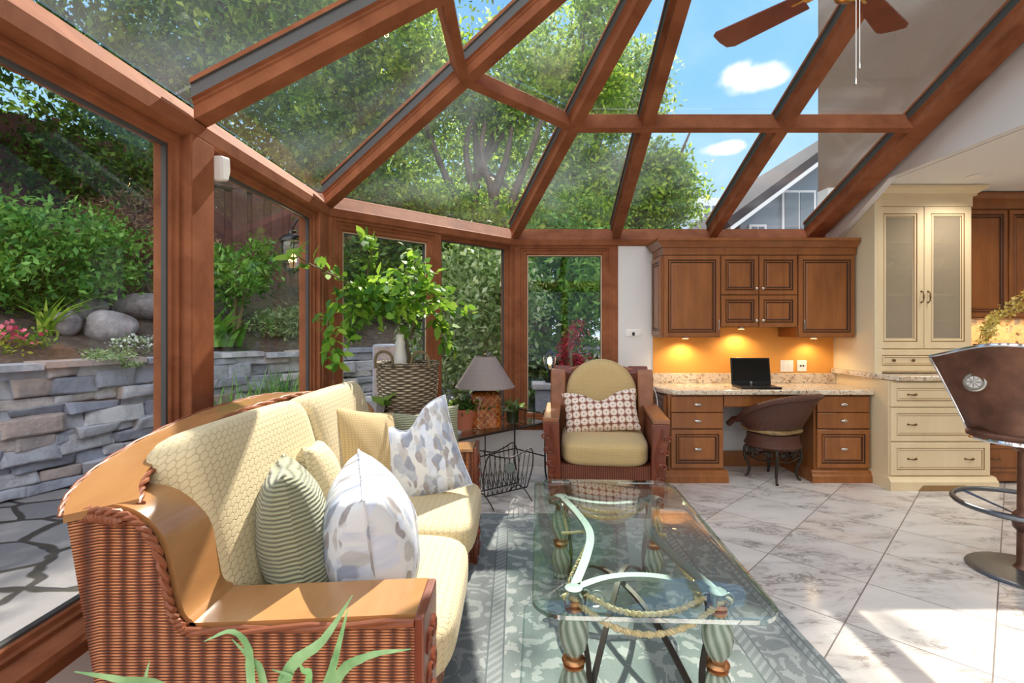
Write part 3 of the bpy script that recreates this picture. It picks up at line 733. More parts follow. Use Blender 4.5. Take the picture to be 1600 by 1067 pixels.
# upper cabinets
t_ = thing('wall_cabinet', 'brown wall cabinet with glazed trim and crown moulding hung above the desk', 'cabinet', (2.1, 4.5, 1.2))
YF = 4.345
MB().box(1.285, 1.79, YF+.02, 4.676, 1.205, 1.93).box(2.46, 2.965, YF+.02, 4.676, 1.205, 1.93).box(1.79, 2.46, YF+.02, 4.676, 1.292, 1.93).build('body', M['cab'], t_, smooth=False)
cm = MB().sweep([(0, 1.925), (0, 1.985), (.02, 1.99), (.02, 2.0), (.05, 2.035), (.06, 2.04), (.06, 2.062), (-.05, 2.062), (-.05, 1.925)], [(2.97, YF), (1.285, YF), (1.285, 4.676)])
cm.build('crown', M['cab'], t_, smooth=False)
for (x0, x1, z0, z1, kx, kz) in ((1.295, 1.785, 1.21, 1.918, 0, 0), (2.468, 2.957, 1.21, 1.918, 0, 0), (1.795, 2.118, 1.578, 1.918, 2.095, 1.63), (2.127, 2.455, 1.578, 1.918, 2.15, 1.63), (1.795, 2.118, 1.297, 1.570, 2.095, 1.352), (2.127, 2.455, 1.297, 1.570, 2.15, 1.352)):
    dr = front('door', t_, x0, x1, z0, z1, YF)
    if kx: knob(dr, kx, YF, kz)
    else:
        hx = x1-.012 if x0 < 2 else x0+.05
        MB().box(hx-.004, hx+.004, YF-.008, YF+.002, 1.27, 1.36).build('handle', M['nickel'], dr, bevel=.002)
mb = MB(); mb.T = Matrix.Translation((1.285, 0, 0)) @ Matrix(((0, 1, 0, 0), (1, 0, 0, 0), (0, 0, 1, 0), (0, 0, 0, 1)))
mb.rings(YF+.03, 4.66, 1.22, 1.91, -.014, DOOR); mb.build('side_panel', [M['cab'], M['cabdark']], t_, smooth=False)
# puck lights
for (x, z, nm) in ((1.55, 1.205, 'small round light under the left door of the wall cabinet'), (2.06, 1.292, 'small round light under the middle doors of the wall cabinet'), (2.72, 1.205, 'small round light under the right door of the wall cabinet')):
    t_ = thing('cabinet_light', nm, 'light', (x, 4.55, z-.016), group='lights under the wall cabinet')
    MB().lathe([(.028, 0), (.034, .003), (.034, .0155), (0, .0155)], 16, (x, 4.55, z-.016)).build('housing', M['nickel'], t_)
    MB().lathe([(0, -.001), (.026, -.001), (.026, .003), (0, .003)], 16, (x, 4.55, z-.016)).build('lens', M['puckglow'], t_)
    l = bpy.data.lights.new('puck', 'SPOT'); l.energy = 7 if x < 2.5 else 3.5; l.color = (1, .74, .40); l.spot_size = R(150); l.spot_blend = .7; l.shadow_soft_size = .02
    lo = bpy.data.objects.new('puck', l); COL.objects.link(lo); lo.location = (x, 4.56, z-.03)
# hutch
t_ = thing('hutch', 'tall cream hutch cabinet with seeded glass doors above drawers', 'cabinet', (3.39, 4.3, 0))
HX0, HX1 = 2.985, 3.79
MB().box(HX0, HX1, 3.995, 4.676, .08, .865).build('base_body', M['cream'], t_, smooth=False)
MB().prism([(3.94, 0), (3.94, .07), (3.955, .085), (3.965, .1), (3.985, .105), (4.6, .105), (4.6, 0)], 'x', HX0-.02, HX1+.03).build('plinth', M['cream'], t_, smooth=False)
MB().prism([(3.18, 0.001), (3.22, .045), (3.56, .045), (3.60, .001)], 'y', 3.936, 3.9395).build('plinth_arch', M['creamglaze'], t_, smooth=False)
mb = MB(); yb = 4.155
mb.box(HX0, HX0+.02, yb, 4.676, .915, 2.3); mb.box(HX1-.02, HX1, yb, 4.676, .915, 2.3); mb.box(HX0, HX1, 4.64, 4.676, .915, 2.3); mb.box(HX0, HX1, yb, 4.676, 1.09, 1.115); mb.box(HX0, HX1, yb, 4.676, 2.28, 2.3); mb.box(HX0, HX1, yb, yb+.02, .915, 1.1)
mb.build('upper_body', M['cream'], t_, smooth=False)
for k in range(4):
    MB().box(HX0+.02, HX1-.02, 4.2, 4.64, 1.34+.22*k, 1.355+.22*k).build('shelf', M['cream'], t_, smooth=False)
MB().sweep([(0, 2.295), (0, 2.375), (.02, 2.38), (.02, 2.395), (.06, 2.43), (.07, 2.435), (.07, 2.455), (-.1, 2.455), (-.1, 2.295)], [(HX1, 4.676), (HX1, 4.135), (HX0, 4.135), (HX0, 4.5)]).build('crown', M['cream'], t_, smooth=False)
CD = [(0, .02, 0), (0, .003, 0), (.003, 0, 0), (.055, 0, 0), (.058, .005, 1), (.062, .005, 1), (.066, .001, 0), (.076, .003, 0), (.080, .009, 1), (.084, .012, 0)]
CP = [(0, .02, 0), (0, .003, 0), (.003, 0, 0), (.045, 0, 0), (.048, .005, 1), (.051, .005, 1), (.054, .001, 0), (.062, .001, 0), (.066, .006, 1), (.069, .006, 0)]
for (a, b, hx) in ((HX0+.01, 3.386, 3.365), (3.39, HX1-.01, 3.42)):
    dr = MB().rings(a, b, 1.117, 2.292, 4.135, CD, fill=False).build('door', [M['cream'], M['creamglaze']], t_, smooth=False)
    MB().box(a+.08, b-.08, 4.148, 4.152, 1.2, 2.21).build('glass', M['frost'], dr, smooth=False); bar_pull(dr, hx, 4.135, 1.545, .045, True)
dr = front('drawer', t_, HX0+.01, HX1-.01, .93, 1.108, 4.135, CP, [M['cream'], M['creamglaze']])
for k, x in enumerate((3.13, 3.29, 3.45, 3.61, 3.73)): knob(dr, x, 4.141, 1.02, 'antique', .013)
for (a, b) in ((.66, .855), (.385, .652), (.112, .377)):
    dr = front('drawer', t_, HX0+.008, HX1-.006, a, b, 3.975, CP, [M['cream'], M['creamglaze']]); bar_pull(dr, HX0+.18, 3.98, (a+b)/2, .032); bar_pull(dr, HX1-.17, 3.98, (a+b)/2, .032)
t_ = tag(MB().prism([(2.945, 4.55), (2.96, 4.15), (3.02, 3.945), (3.83, 3.945), (3.83, 4.66), (2.945, 4.66)], 'z', .868, .908).build('granite_ledge', M['granite'], world=True, bevel=.008, smooth=False), 'speckled granite ledge across the cream hutch between drawers and glass doors', 'countertop')
# things on the hutch shelves, seen hazily through the glass
for k, (x, z, r_, h_) in enumerate(((3.2, 1.796, .07, .06), (3.62, 1.796, .08, .09), (3.6, 2.016, .09, .10))):
    lab = ('white bowl on the shelf behind the left glass door of the hutch', 'white tureen on the shelf behind the right glass door of the hutch', 'white jar on the topmost used shelf behind the right glass door')[k]
    tag(MB().lathe([(r_*.5, 0), (r_*.9, h_*.4), (r_, h_), (r_*.9, h_), (0, h_*.5)], 20, (x, 4.34, z)).build(('bowl', 'tureen', 'jar')[k], M['porc'], world=True), lab, ('bowl', 'tureen', 'jar')[k])
# right-hand brown kitchen units
t_ = thing('kitchen_wall_cabinet', 'tall brown wall cabinet with crown to the right of the cream hutch', 'cabinet', (4.6, 4.5, 1.37))
MB().box(3.80, 5.4, 4.35, 4.676, 1.37, 2.33).build('body', M['cab'], t_, smooth=False)
MB().prism([(4.33, 2.32), (4.33, 2.38), (4.29, 2.40), (4.27, 2.43), (4.27, 2.45), (4.6, 2.45), (4.6, 2.32)], 'x', 3.80, 5.4).build('crown', M['cab'], t_, smooth=False)
for (a, b) in ((3.82, 4.275), (4.29, 4.8), (4.81, 5.39)):
    dr = front('door', t_, a, b, 1.385, 2.31, 4.33)
    MB().box(a+.42 if a < 4 else a+.02, a+.428 if a < 4 else a+.028, 4.322, 4.332, 1.42, 1.5).build('handle', M['nickel'], dr)
t_ = thing('kitchen_base_cabinet', 'dark brown base cabinet of wide drawers to the right of the cream hutch', 'cabinet', (4.6, 4.4, 0))
MB().box(3.83, 5.6, 4.13, 4.676, .02, .868).build('body', M['cab'], t_, smooth=False)
for (a, b) in ((.6, .85), (.34, .585), (.1, .325)):
    dr = front('drawer', t_, 3.835, 4.7, a, b, 4.11, [(0, .02, 0), (0, .004, 1), (.004, 0, 0), (.03, .0, 0), (.035, .006, 1), (.04, .004, 0)]); bar_pull(dr, 3.95, 4.11, (a+b)/2, .032)
t_ = thing('kitchen_counter', 'golden granite counter and splashback to the right of the hutch', 'countertop', (4.7, 4.4, .868))
MB().box(3.835, 5.6, 4.08, 4.676, .869, .908).build('slab', M['granite2'], t_, bevel=.006, smooth=False); MB().box(3.80, 5.6, 4.655, 4.676, .909, 1.368).build('splashback', M['granite2'], t_, smooth=False)
l = bpy.data.lights.new('under_cabinet', 'AREA'); l.energy = 4; l.size = .8; l.size_y = .05; l.shape = 'RECTANGLE'; l.color = (1, .78, .5)
lo = bpy.data.objects.new('under_cabinet', l); COL.objects.link(lo); lo.location = (4.5, 4.5, 1.365)
# ceiling lights
for k, (x, y) in enumerate(((3.56, 3.83), (5.2, 3.83), (3.56, 2.2), (5.2, 2.2), (3.56, .5), (5.2, .5), (3.56, -1.2), (5.2, -1.2))):
    lab = 'round recessed light in the white kitchen ceiling above the hutch' if k == 0 else 'round recessed light further back in the white kitchen ceiling'
    t_ = thing('ceiling_light', lab, 'light', (x, y, 2.452), group='recessed kitchen lights')
    MB().lathe([(.045, 0), (.075, .001), (.075, .008), (.045, .008)], 24, (x, y, 2.451)).build('trim_ring', M['plate'], t_)
    MB().lathe([(0, .002), (.045, .002), (.045, .006), (0, .006)], 20, (x, y, 2.451)).build('lens', M['potglow'], t_)
    l = bpy.data.lights.new('downlight', 'SPOT'); l.energy = 38; l.spot_size = R(150); l.spot_blend = .9; l.color = (1, .94, .85); l.shadow_soft_size = .06
    lo = bpy.data.objects.new('downlight', l); COL.objects.link(lo); lo.location = (x, y, 2.44)
# wall plates
t_ = thing('wall_switch', 'white switch plate with dark centre on the wall left of the desk', 'switch', (1.09, 4.68, 1.21))
MB().box(1.035, 1.175, 4.672, 4.679, 1.205, 1.275).build('plate', M['plate'], t_, bevel=.003); MB().box(1.055, 1.09, 4.668, 4.6725, 1.215, 1.265).build('toggle', M['plate'], t_); MB().box(1.095, 1.118, 4.667, 4.6725, 1.215, 1.245).build('dimmer', M['black'], t_); MB().box(1.125, 1.158, 4.668, 4.6725, 1.215, 1.265).build('toggle', M['plate'], t_)
t_ = thing('double_switch', 'white double rocker switch on the ochre wall right of the laptop', 'switch', (2.54, 4.67, .9))
MB().box(2.48, 2.60, 4.664, 4.671, .875, .985).build('plate', M['plate'], t_, bevel=.003)
for x in (2.505, 2.55): MB().box(x, x+.03, 4.660, 4.6645, .90, .96).build('rocker', M['plate'], t_, bevel=.002)
t_ = thing('data_outlet', 'white outlet plate with two black sockets on the ochre wall beside the hutch', 'outlet', (2.68, 4.67, .9))
MB().box(2.635, 2.725, 4.664, 4.671, .88, .985).build('plate', M['plate'], t_, bevel=.003)
for x in (2.66, 2.685): MB().box(x, x+.014, 4.661, 4.6645, .925, .94).build('socket', M['black'], t_)
t_ = thing('motion_sensor', 'small white motion sensor box at the top of the left window post', 'sensor', (-1.24, 2.14, 1.88))
MB().prism([(2.10, 2.02), (2.165, 2.03), (2.17, 1.97), (2.155, 1.925), (2.105, 1.915)], 'x', -1.275, -1.235).build('housing', M['plate'], t_, bevel=.008)
# laptop
t_ = thing('laptop', 'open black laptop standing on the granite desk top', 'laptop', (2.08, 4.32, .7725), R(-4), world=False)
MB().box(-.165, .165, -.13, .10, 0, .018).build('base', M['black'], t_, bevel=.004); MB().box(-.145, .145, -.02, .085, .0182, .0195).build('keyboard', M['screen'], t_)
lid = MB(); lid.T = Matrix.Translation((0, .10, .015)) @ Matrix.Rotation(R(-8), 4, 'X'); lid.box(-.17, .17, -.008, 0, 0, .235); lid = lid.build('lid', M['black'], t_, bevel=.004)
sc_ = MB(); sc_.T = Matrix.Translation((0, .10, .015)) @ Matrix.Rotation(R(-8), 4, 'X'); sc_.box(-.155, .155, -.0095, -.0078, .03, .222); sc_.build('screen', M['screen'], lid)
lg = MB(); lg.T = Matrix.Translation((0, .10, .015)) @ Matrix.Rotation(R(-8), 4, 'X')
lg.tube([(.0075*math.cos(a*PI/8), -.0088, .016+.0075*math.sin(a*PI/8)) for a in range(16)], .0011, 4, closed=True)
lg.tube([(-.003, -.0088, .022), (-.003, -.0088, .011)], .0008, 4).tube([(.002, -.0088, .018), (.002, -.0088, .010)], .0008, 4); lg.build('emblem', M['plate'], lid)
t_ = tag(MB().tube(smooth([(1.24, 4.66, .86), (1.22, 4.55, .80), (1.205, 4.40, .775), (1.208, 4.28, .72), (1.215, 4.25, .6)], 16), .004, 6).build('charging_cord', M['plate'], world=True), 'thin white cord hanging over the left end of the granite desk top', 'cord')
# ================================================================== PILLOWS
def pillow_mb(w_, h_, th, chop=0.0, pinch=.07, n=26, wr=0.0):
    mb = MB(); vs = []; fs = []; uv = []
    ph = random.uniform(0, 6)
    for side in (1, -1):
        b = len(vs)
        for i in range(n+1):
            for j in range(n+1):
                u, v = i/n*2-1, j/n*2-1
                x = w_/2*u*(1-pinch*(1-v*v)); z = h_/2*v*(1-pinch*(1-u*u))
                z -= chop*math.exp(-(u/.38)**2)*max(0, (v+.5)/1.5)**1.5
                y = th/2*((1-u*u)*(1-v*v))**.42*(1-.35*chop/h_*math.exp(-(u/.4)**2)*max(0, v)*3)
                y += wr*math.sin(u*7+ph)*math.sin(v*5+ph*2)*(1-u*u)*(1-v*v)
                vs.append((x, -y*side, z)); uv.append((x+.4*side, z))
        for i in range(n):
            for j in range(n):
                q = (b+i*(n+1)+j, b+(i+1)*(n+1)+j, b+(i+1)*(n+1)+j+1, b+i*(n+1)+j+1); fs.append(q if side == 1 else q[::-1])
    mb.uv = uv; return mb.add(vs, fs)
def pillow(label, w_, h_, th, ctr, nrm, lean, roll, mat, chop=0, wr=.004, name='throw_pillow', cat='pillow', group=None, piping=None):
    # nrm: plan direction the face looks to; lean: backwards tilt (deg); roll: in-plane (deg)
    o = pillow_mb(w_, h_, th, chop, wr=wr).build(name, mat, smooth=True, angle=80, fix=False)
    yaw = math.atan2(nrm[0], -nrm[1])
    o.rotation_euler = (Matrix.Rotation(yaw, 3, 'Z') @ Matrix.Rotation(R(-lean), 3, 'X') @ Matrix.Rotation(R(roll), 3, 'Y')).to_euler()
    o.location = ctr; tag(o, label, cat, group)
    if piping:
        n = 60; pts = []
        for k in range(n):
            a = k/n*4; e = int(a); f_ = a-e
            u, v = ((2*f_-1, -1), (1, 2*f_-1), (1-2*f_, 1), (-1, 1-2*f_))[e]
            z = h_/2*v*(1-.07*(1-u*u))-chop*math.exp(-(u/.38)**2)*max(0, (v+.5)/1.5)**1.5
            pts.append((w_/2*u*(1-.07*(1-v*v)), 0, z))
        MB().tube(pts, .004, 6, closed=True).build('piping', piping, o)
    return o
# ================================================================== SOFA
t_ = thing('wicker_sofa', 'wicker sofa with honey wood rail along the garden windows', 'sofa', (-.65, 2.0, 0))
YA, YB = 1.135, 2.87
armp = [(-.90, 0), (-.925, .3), (-1.0, .872), (-.96, .878), (-.90, .872), (-.85, .845), (-.812, .79), (-.79, .70), (-.775, .64), (-.75, .612), (-.70, .605), (-.228, .625), (-.228, 0)]
for (a, b, ye) in ((YA, YA+.155, YA), (YB-.155, YB, YB)):
    ap = MB().prism(armp, 'y', a, b).build('arm', M['wicker'], t_, smooth=False)
    top = armp[2:12]
    # curved veneer skin on the arm and wing
    mb = MB(); sgn = 1 if a == YA else -1
    sp = smooth([(x, 0, z) for x, z in top], 40); vs = []; n = len(sp)
    for i, p in enumerate(sp):
        tg = (sp[min(i+1, n-1)]-sp[max(i-1, 0)]).normalized(); nr = Vector((-tg.z, 0, tg.x))
        if nr.z < 0 and nr.x < 0: nr = -nr
        wdt = .165+.10*max(0, (p.z-.64)/.25) if sgn > 0 else .165
        y0 = a+.014 if sgn > 0 else b-.014; y1 = y0+sgn*wdt
        for yy in (y0, y1): vs += [(p.x, yy, p.z), (p.x+nr.x*.014, yy, p.z+nr.z*.014)]
    fs = []
    for i in range(n-1):
        k = i*4; fs += [(k+1, k+3, k+7, k+5), (k, k+4, k+6, k+2), (k, k+1, k+5, k+4), (k+2, k+6, k+7, k+3)]
    fs += [(0, 2, 3, 1), (n*4-4, n*4-3, n*4-1, n*4-2)]
    mb.add(vs, fs).build('arm_veneer', M['veneer'], t_)
    fy = YA-.004 if sgn > 0 else YB+.004
    MB().rope([(x, fy, z+.004) for x, z in armp[2:12]], .010, 46).build('braid', M['braid'], t_)
    if sgn > 0: MB().rope([(-1.0, fy, .862), (-.95, fy, .868), (-.89, fy, .858)], .012, 6).build('braid', M['braid'], t_)
    # front post with carved side
    MB().box(-.228, -.205, a-.012, b+.012, 0, .645).build('front_post', M['mahog'], t_, bevel=.005, smooth=False)
    mb = MB()
    for k in range(7):
        z = .06+.082*k
        for s_ in (-1, 1): mb.tube(spiral((-.203, (a+b)/2+s_*.03, z), .004, .03, 1.4, (0, s_, 0), (0, 0, 1), 0, 14), .0055, 5)
    mb.build('carving', M['mahog'], t_)
# back: woven panel following the curved rail
rail = smooth([(-.945, YA+.0, .878), (-1.0, 1.22, .905), (-1.04, 1.40, .945), (-1.055, 1.7, .985), (-1.055, 2.0, .995), (-1.055, 2.3, .985), (-1.04, 2.6, .945), (-1.0, 2.78, .905), (-.945, YB, .878)], 50)
vs = []; n = len(rail)
for i, p in enumerate(rail):
    tg = rail[min(i+1, n-1)]-rail[max(i-1, 0)]; nr = Vector((tg.y, -tg.x, 0)).normalized()  # towards the seat
    wd = .062-.015*abs(i-n/2)/(n/2)*0
    for (o, dz) in ((-wd, -.012), (wd+.01, -.002), (wd+.01, .016), (-wd, .006)): vs.append(p+nr*o+Vector((0, 0, dz)))
fs = []
for i in range(n-1):
    for k in range(4): fs.append((i*4+k, i*4+(k+1) % 4, i*4+4+(k+1) % 4, i*4+4+k))
fs += [(3, 2, 1, 0), tuple(range(4*n-4, 4*n))]
MB().add(vs, fs).build('back_rail', M['veneer'], t_)
for (o, nm, r_) in ((.075, 'braid', .009), (-.066, 'braid', .006)):
    MB().rope([p+Vector((rail[min(i+1, n-1)].y-rail[max(i-1, 0)].y, -(rail[min(i+1, n-1)].x-rail[max(i-1, 0)].x), 0)).normalized()*o+Vector((0, 0, .004)) for i, p in enumerate(rail)][::3], r_, 70).build(nm, M['braid'], t_)
vs = []
for i, p in enumerate(rail):
    tg = rail[min(i+1, n-1)]-rail[max(i-1, 0)]; nr = Vector((tg.y, -tg.x, 0)).normalized()
    a = p+nr*.066+Vector((0, 0, -.006)); b = p+nr*.16; b.z = .30
    if b.x > -.80: b.x = -.80
    c = p-nr*.055+Vector((0, 0, -.014)); d_ = p+nr*.05; d_.z = .02
    e_ = Vector((b.x-.02, b.y, .02)); vs += [a, b, e_, d_, c]
fs = []
for i in range(n-1):
    for k in range(5): fs.append((i*5+k, i*5+(k+1) % 5, i*5+5+(k+1) % 5, i*5+5+k))
fs += [(4, 3, 2, 1, 0), tuple(range(5*n-5, 5*n))]
MB().add(vs, fs).build('back_panel', M['wicker'], t_, angle=50)
MB().box(-.80, -.245, YA+.155, YB-.155, .10, .33).build('seat_base', M['wicker'], t_, smooth=False)
def cushion(name, parent, a, b, c, ctr, rot, mat, n=4.5, res=16):
    off = OFF.get(parent.name, Vector((0, 0, 0))); sv = OFF.get(parent.name); OFF[parent.name] = Vector((0, 0, 0))
    o = MB().superq(a, b, c, n, res).build(name, mat, parent, angle=80)
    OFF[parent.name] = off; o.location = Vector(ctr)-off; o.rotation_euler = rot; return o
for k, y in enumerate((1.645, 2.36)):
    c = cushion('seat_cushion', t_, .305, .354, .085, (-.475, y, .412), (0, R(1.5), 0), M['tan'], 5)
for k, (y, hw) in enumerate(((1.665, .372), (2.365, .345))):
    cushion('back_cushion', t_, .092, hw, .29, (-.835+(-.02 if k == 0 else 0), y, .725), (0, R(-15), R(0)), M['tan'], 6.5)
# pillows on the sofa
pillow('loose tan check cushion propped at the far end between back cushion and floral pillow', .44, .46, .17, (-.70, 2.33, .69), (.92, -.40), 16, 14, M['tanfine'], name='loose_cushion', cat='cushion')
pillow('small tan netted pillow half hidden behind the near floral pillow', .36, .36, .17, (-.725, 1.86, .69), (.96, .26), 12, 8, M['tan'])
pillow('sage green corduroy pillow at the near end of the sofa', .42, .46, .21, (-.665, 1.515, .66), (.90, .44), 9, 5, M['sage'])
pillow('near white floral pillow with grey leaves standing on edge beside the sage pillow', .45, .44, .30, (-.455, 1.56, .635), (.95, .32), 7, -4, M['floral'], wr=.006, piping=M['floral'])
pillow('far white floral pillow with blue grey leaves leaning on the far sofa arm', .46, .46, .16, (-.50, 2.45, .675), (.12, -1), 16, -17, M['floral'], chop=.10, wr=.006, piping=M['floral'])
pillow('olive green corduroy pillow behind the far floral pillow', .46, .36, .13, (-.52, 2.665, .68), (.05, -1), 8, -5, M['sage'], chop=.02)
# ================================================================== ARMCHAIR (local, faces -y)
t_ = thing('wicker_armchair', 'carved wooden wicker armchair with tan cushions facing the coffee table', 'armchair', (.70, 4.0, 0), R(-7), world=False)
for s_ in (-1, 1):
    xi = lambda a: s_*a
    def bx(name, pts, a, b, mat, **kw): return MB().prism(pts, 'x', min(xi(a), xi(b)), max(xi(a), xi(b))).build(name, mat, t_, smooth=False, **kw)
    bx('side_panel', [(-.36, .08), (-.37, .58), (.30, .60), (.34, .10)], .345, .40, M['wickerchair'])
    bx('arm_cap', [(-.405, .600), (-.405, .632), (.22, .652), (.22, .622)], .335, .455, M['armwood'], bevel=.006)
    # flared front post
    mb = MB(); p0, p1 = (.335, .455), (.32, .41)
    mb.add([(xi(p1[0]), -.40, 0), (xi(p1[1]), -.40, 0), (xi(p1[1]), -.35, 0), (xi(p1[0]), -.35, 0), (xi(p1[0]+.005), -.405, .3), (xi(p1[1]+.008), -.405, .3), (xi(p1[1]+.008), -.355, .3), (xi(p1[0]+.005), -.355, .3), (xi(p0[0]), -.41, .60), (xi(p0[1]), -.41, .60), (xi(p0[1]), -.36, .60), (xi(p0[0]), -.36, .60)],
           [(0, 1, 2, 3), (8, 9, 10, 11)]+[(k+o, (k+1) % 4+o, (k+1) % 4+4+o, k+4+o) for o in (0, 4) for k in range(4)])
    mb.build('front_post', M['mahog'], t_, bevel=.004, smooth=False)
    mb = MB()
    for k in range(5):
        z = .10+.1*k; cx = xi(.365+.004*k*4)
        for q in (-1, 1): mb.tube(spiral((cx+q*.012, -.412-.002*k, z), .004, .022, 1.3, (q, 0, 0), (0, 0, 1), .5, 14), .006, 5)
    mb.tube(smooth([(xi(.36), -.406, .04), (xi(.385), -.412, .2), (xi(.355), -.414, .35), (xi(.40), -.418, .57)], 16), .007, 5)
    mb.build('carving', M['mahog'], t_)
    MB().prism([(.20, .10), (.17, .64), (.20, .90), (.235, .935), (.30, .935), (.33, .3), (.33, 0), (.24, 0)], 'x', min(xi(.30), xi(.425)), max(xi(.30), xi(.425))).build('back_wing', M['armwood'], t_, bevel=.01, smooth=False)
    MB().prism([(.30, .90), (.36, .955), (.40, .955), (.36, .0), (.33, 0)], 'x', min(xi(.24), xi(.40)), max(xi(.24), xi(.40))).build('back_post', M['mahog'], t_, bevel=.006, smooth=False)
MB().prism([(-.40, .90), (-.2, .955), (0, .965), (.2, .955), (.40, .90), (.40, .83), (-.40, .83)], 'y', .33, .385).build('top_rail', M['armwood'], t_, bevel=.008, smooth=False)
MB().box(-.32, .32, .30, .34, .1, .9).build('back_panel', M['wickerchair'], t_, smooth=False)
MB().box(-.345, .345, -.37, -.335, .07, .285).build('front_panel', M['wickerchair'], t_, smooth=False); MB().box(-.345, .345, -.335, .30, .20, .285).build('seat_frame', M['mahog'], t_, smooth=False)
cushion('seat_cushion', t_, .325, .345, .098, (0, -.055, .378), (R(3), 0, 0), M['tanfine'], 5)
mb = MB(); q = []
for i in range(25):
    a = PI*i/24; q.append((.30*math.cos(a), .70+.30*math.sin(a)))
q = [(.275, .46)]+q+[(-.275, .46)]
vs = []; n = len(q)
for (y, sh) in ((-.075, .90), (-.085, .84), (-.05, .985), (0, 1.0), (.05, .985), (.075, .9)): pass
rr = [(-.088, .0), (-.09, .70), (-.075, .90), (-.035, .985), (.01, 1.0), (.05, .97), (.07, .85), (.07, 0)]
for (y, sh) in rr:
    for (x, z) in q: vs.append((x*sh, y, .70+(z-.70)*sh))
fs = [(r_*n+k, r_*n+(k+1) % n, (r_+1)*n+(k+1) % n, (r_+1)*n+k) for r_ in range(len(rr)-1) for k in range(n)]
o = mb.add(vs, fs).build('back_cushion', M['tanfine'], t_, angle=80); o.location = (0, .225, 0); o.rotation_euler = (R(-7), 0, 0); o.location = (0, .17, .03)
ch = Matrix.Translation((.70, 4.0, 0)) @ Matrix.Rotation(R(-7), 4, 'Z'); pc = ch @ Vector((-.015, -.02, .625))
pillow('oblong cream pillow with brown medallion print on the armchair', .60, .34, .17, tuple(pc), (-.12, -1), 22, -5, M['quatre'], chop=.075, wr=.003)
# ================================================================== RUG + COFFEE TABLE
t_ = MB().box(.43-.77, .43+.77, 2.275-1.16, 2.275+1.16, .001, .013).build('area_rug', M['rug'], smooth=False)
cen = Vector((.43, 2.275, 0)); t_.data.transform(Matrix.Translation(-cen)); t_.location = cen
tag(t_, 'grey green oriental rug with ornamental border under the glass table', 'rug')
t_ = thing('coffee_table', 'rounded glass coffee table on spun glass legs with gold ropes', 'coffee table', (.45, 2.105, .013), R(-2.6), world=False)
def rrect(hx, hy, r, n=10):
    out = []
    for (cx, cy, a0) in ((hx-r, hy-r, 0), (-hx+r, hy-r, 90), (-hx+r, -hy+r, 180), (hx-r, -hy+r, 270)):
        for k in range(n+1):
            a = R(a0+90*k/n); out.append((cx+r*math.cos(a), cy+r*math.sin(a)))
    return out
z0, z1 = .422, .447
A_, B_, C_ = rrect(.372, .655, .10), rrect(.372, .655, .10), rrect(.350, .633, .078)
n = len(A_); mb = MB()
mb.add([(*p, z0) for p in rrect(.368, .651, .096)]+[(*p, z0+.004) for p in A_]+[(*p, z1-.008) for p in B_]+[(*p, z1) for p in C_],
       [(k+o, (k+1) % n+o, (k+1) % n+n+o, k+n+o) for o in (0, n, 2*n) for k in range(n)]+[tuple(range(n-1, -1, -1)), tuple(range(3*n, 4*n))])
for k in range(2*n): mb.mi[k] = 1
mb.build('glass_top', [M['tableglass'], M['tableedge']], t_, angle=25)
legp = [(.0, 0), (.030, 0), (.034, .012), (.024, .024), (.026, .034), (.040, .07), (.043, .10), (.034, .135), (.022, .160)]
legq = [(.022, .20), (.036, .225), (.043, .265), (.041, .30), (.028, .335), (.020, .350)]
for sx in (-1, 1):
    for sy in (-1, 1):
        x, y = .235*sx, .455*sy
        lg = MB().lathe(legp, 24, (0, 0, 0)).lathe(legq, 24, (0, 0, 0)).build('leg', M['spun'], t_); lg.location = (x, y, 0); lg.scale = (1.18, 1.18, 1)
        rg = MB().lathe([(.020, .156), (.030, .160), (.030, .166), (.024, .170), (.030, .174), (.034, .180), (.030, .188), (.022, .192), (.022, .204), (.0, .204)], 20).build('ring', M['copper'], lg)
        MB().lathe([(.0, .345), (.026, .348), (.026, .358), (.018, .364), (.03, .372), (.03, .385), (.0, .385)], 20).build('collar', M['copper'], lg)
        mb = MB()
        for a in range(6):
            an = a*PI/3; dx_, dy_ = math.cos(an), math.sin(an)
            mb.tube(spiral((x+dx_*.040, y+dy_*.040, .395), .005, .022, 1.2, (dx_, dy_, 0), (0, 0, 1), PI, 12), .0045, 5)
        mb.lathe([(.0, .385), (.022, .385), (.030, .418), (.0, .4205)], 12, (x, y, 0)); mb.build('capital', M['iron'], t_)
        MB().ribbon(smooth([(x-sx*.045, y-sy*.0, .0), (x-sx*.05, y, .15), (x-sx*.028, y, .30), (x-sx*.035, y, .41)], 14), .012, .018, (0, 1, 0)).build('leg_bar', M['darkiron'], t_)
for sy in (-1, 1):
    y = .455*sy
    MB().ribbon(smooth([(-.235, y, .411), (-.12, y-sy*.075, .411), (0, y-sy*.10, .411), (.12, y-sy*.075, .411), (.235, y, .411)], 20), .014, .032, (0, 0, 1)).build('rail', M['iron'], t_)
    MB().rope([(-.25, y+.02*sy, .40), (-.13, y+sy*.03, .318), (0, y+sy*.035, .29), (.13, y+sy*.03, .318), (.25, y+.02*sy, .40)], .011, 22).build('rope', M['rope'], t_)
    MB().rope([(-.20, y-sy*.0, .40), (-.1, y, .35), (0, y, .335), (.1, y, .35), (.20, y, .40)], .010, 20).build('rope', M['rope'], t_)
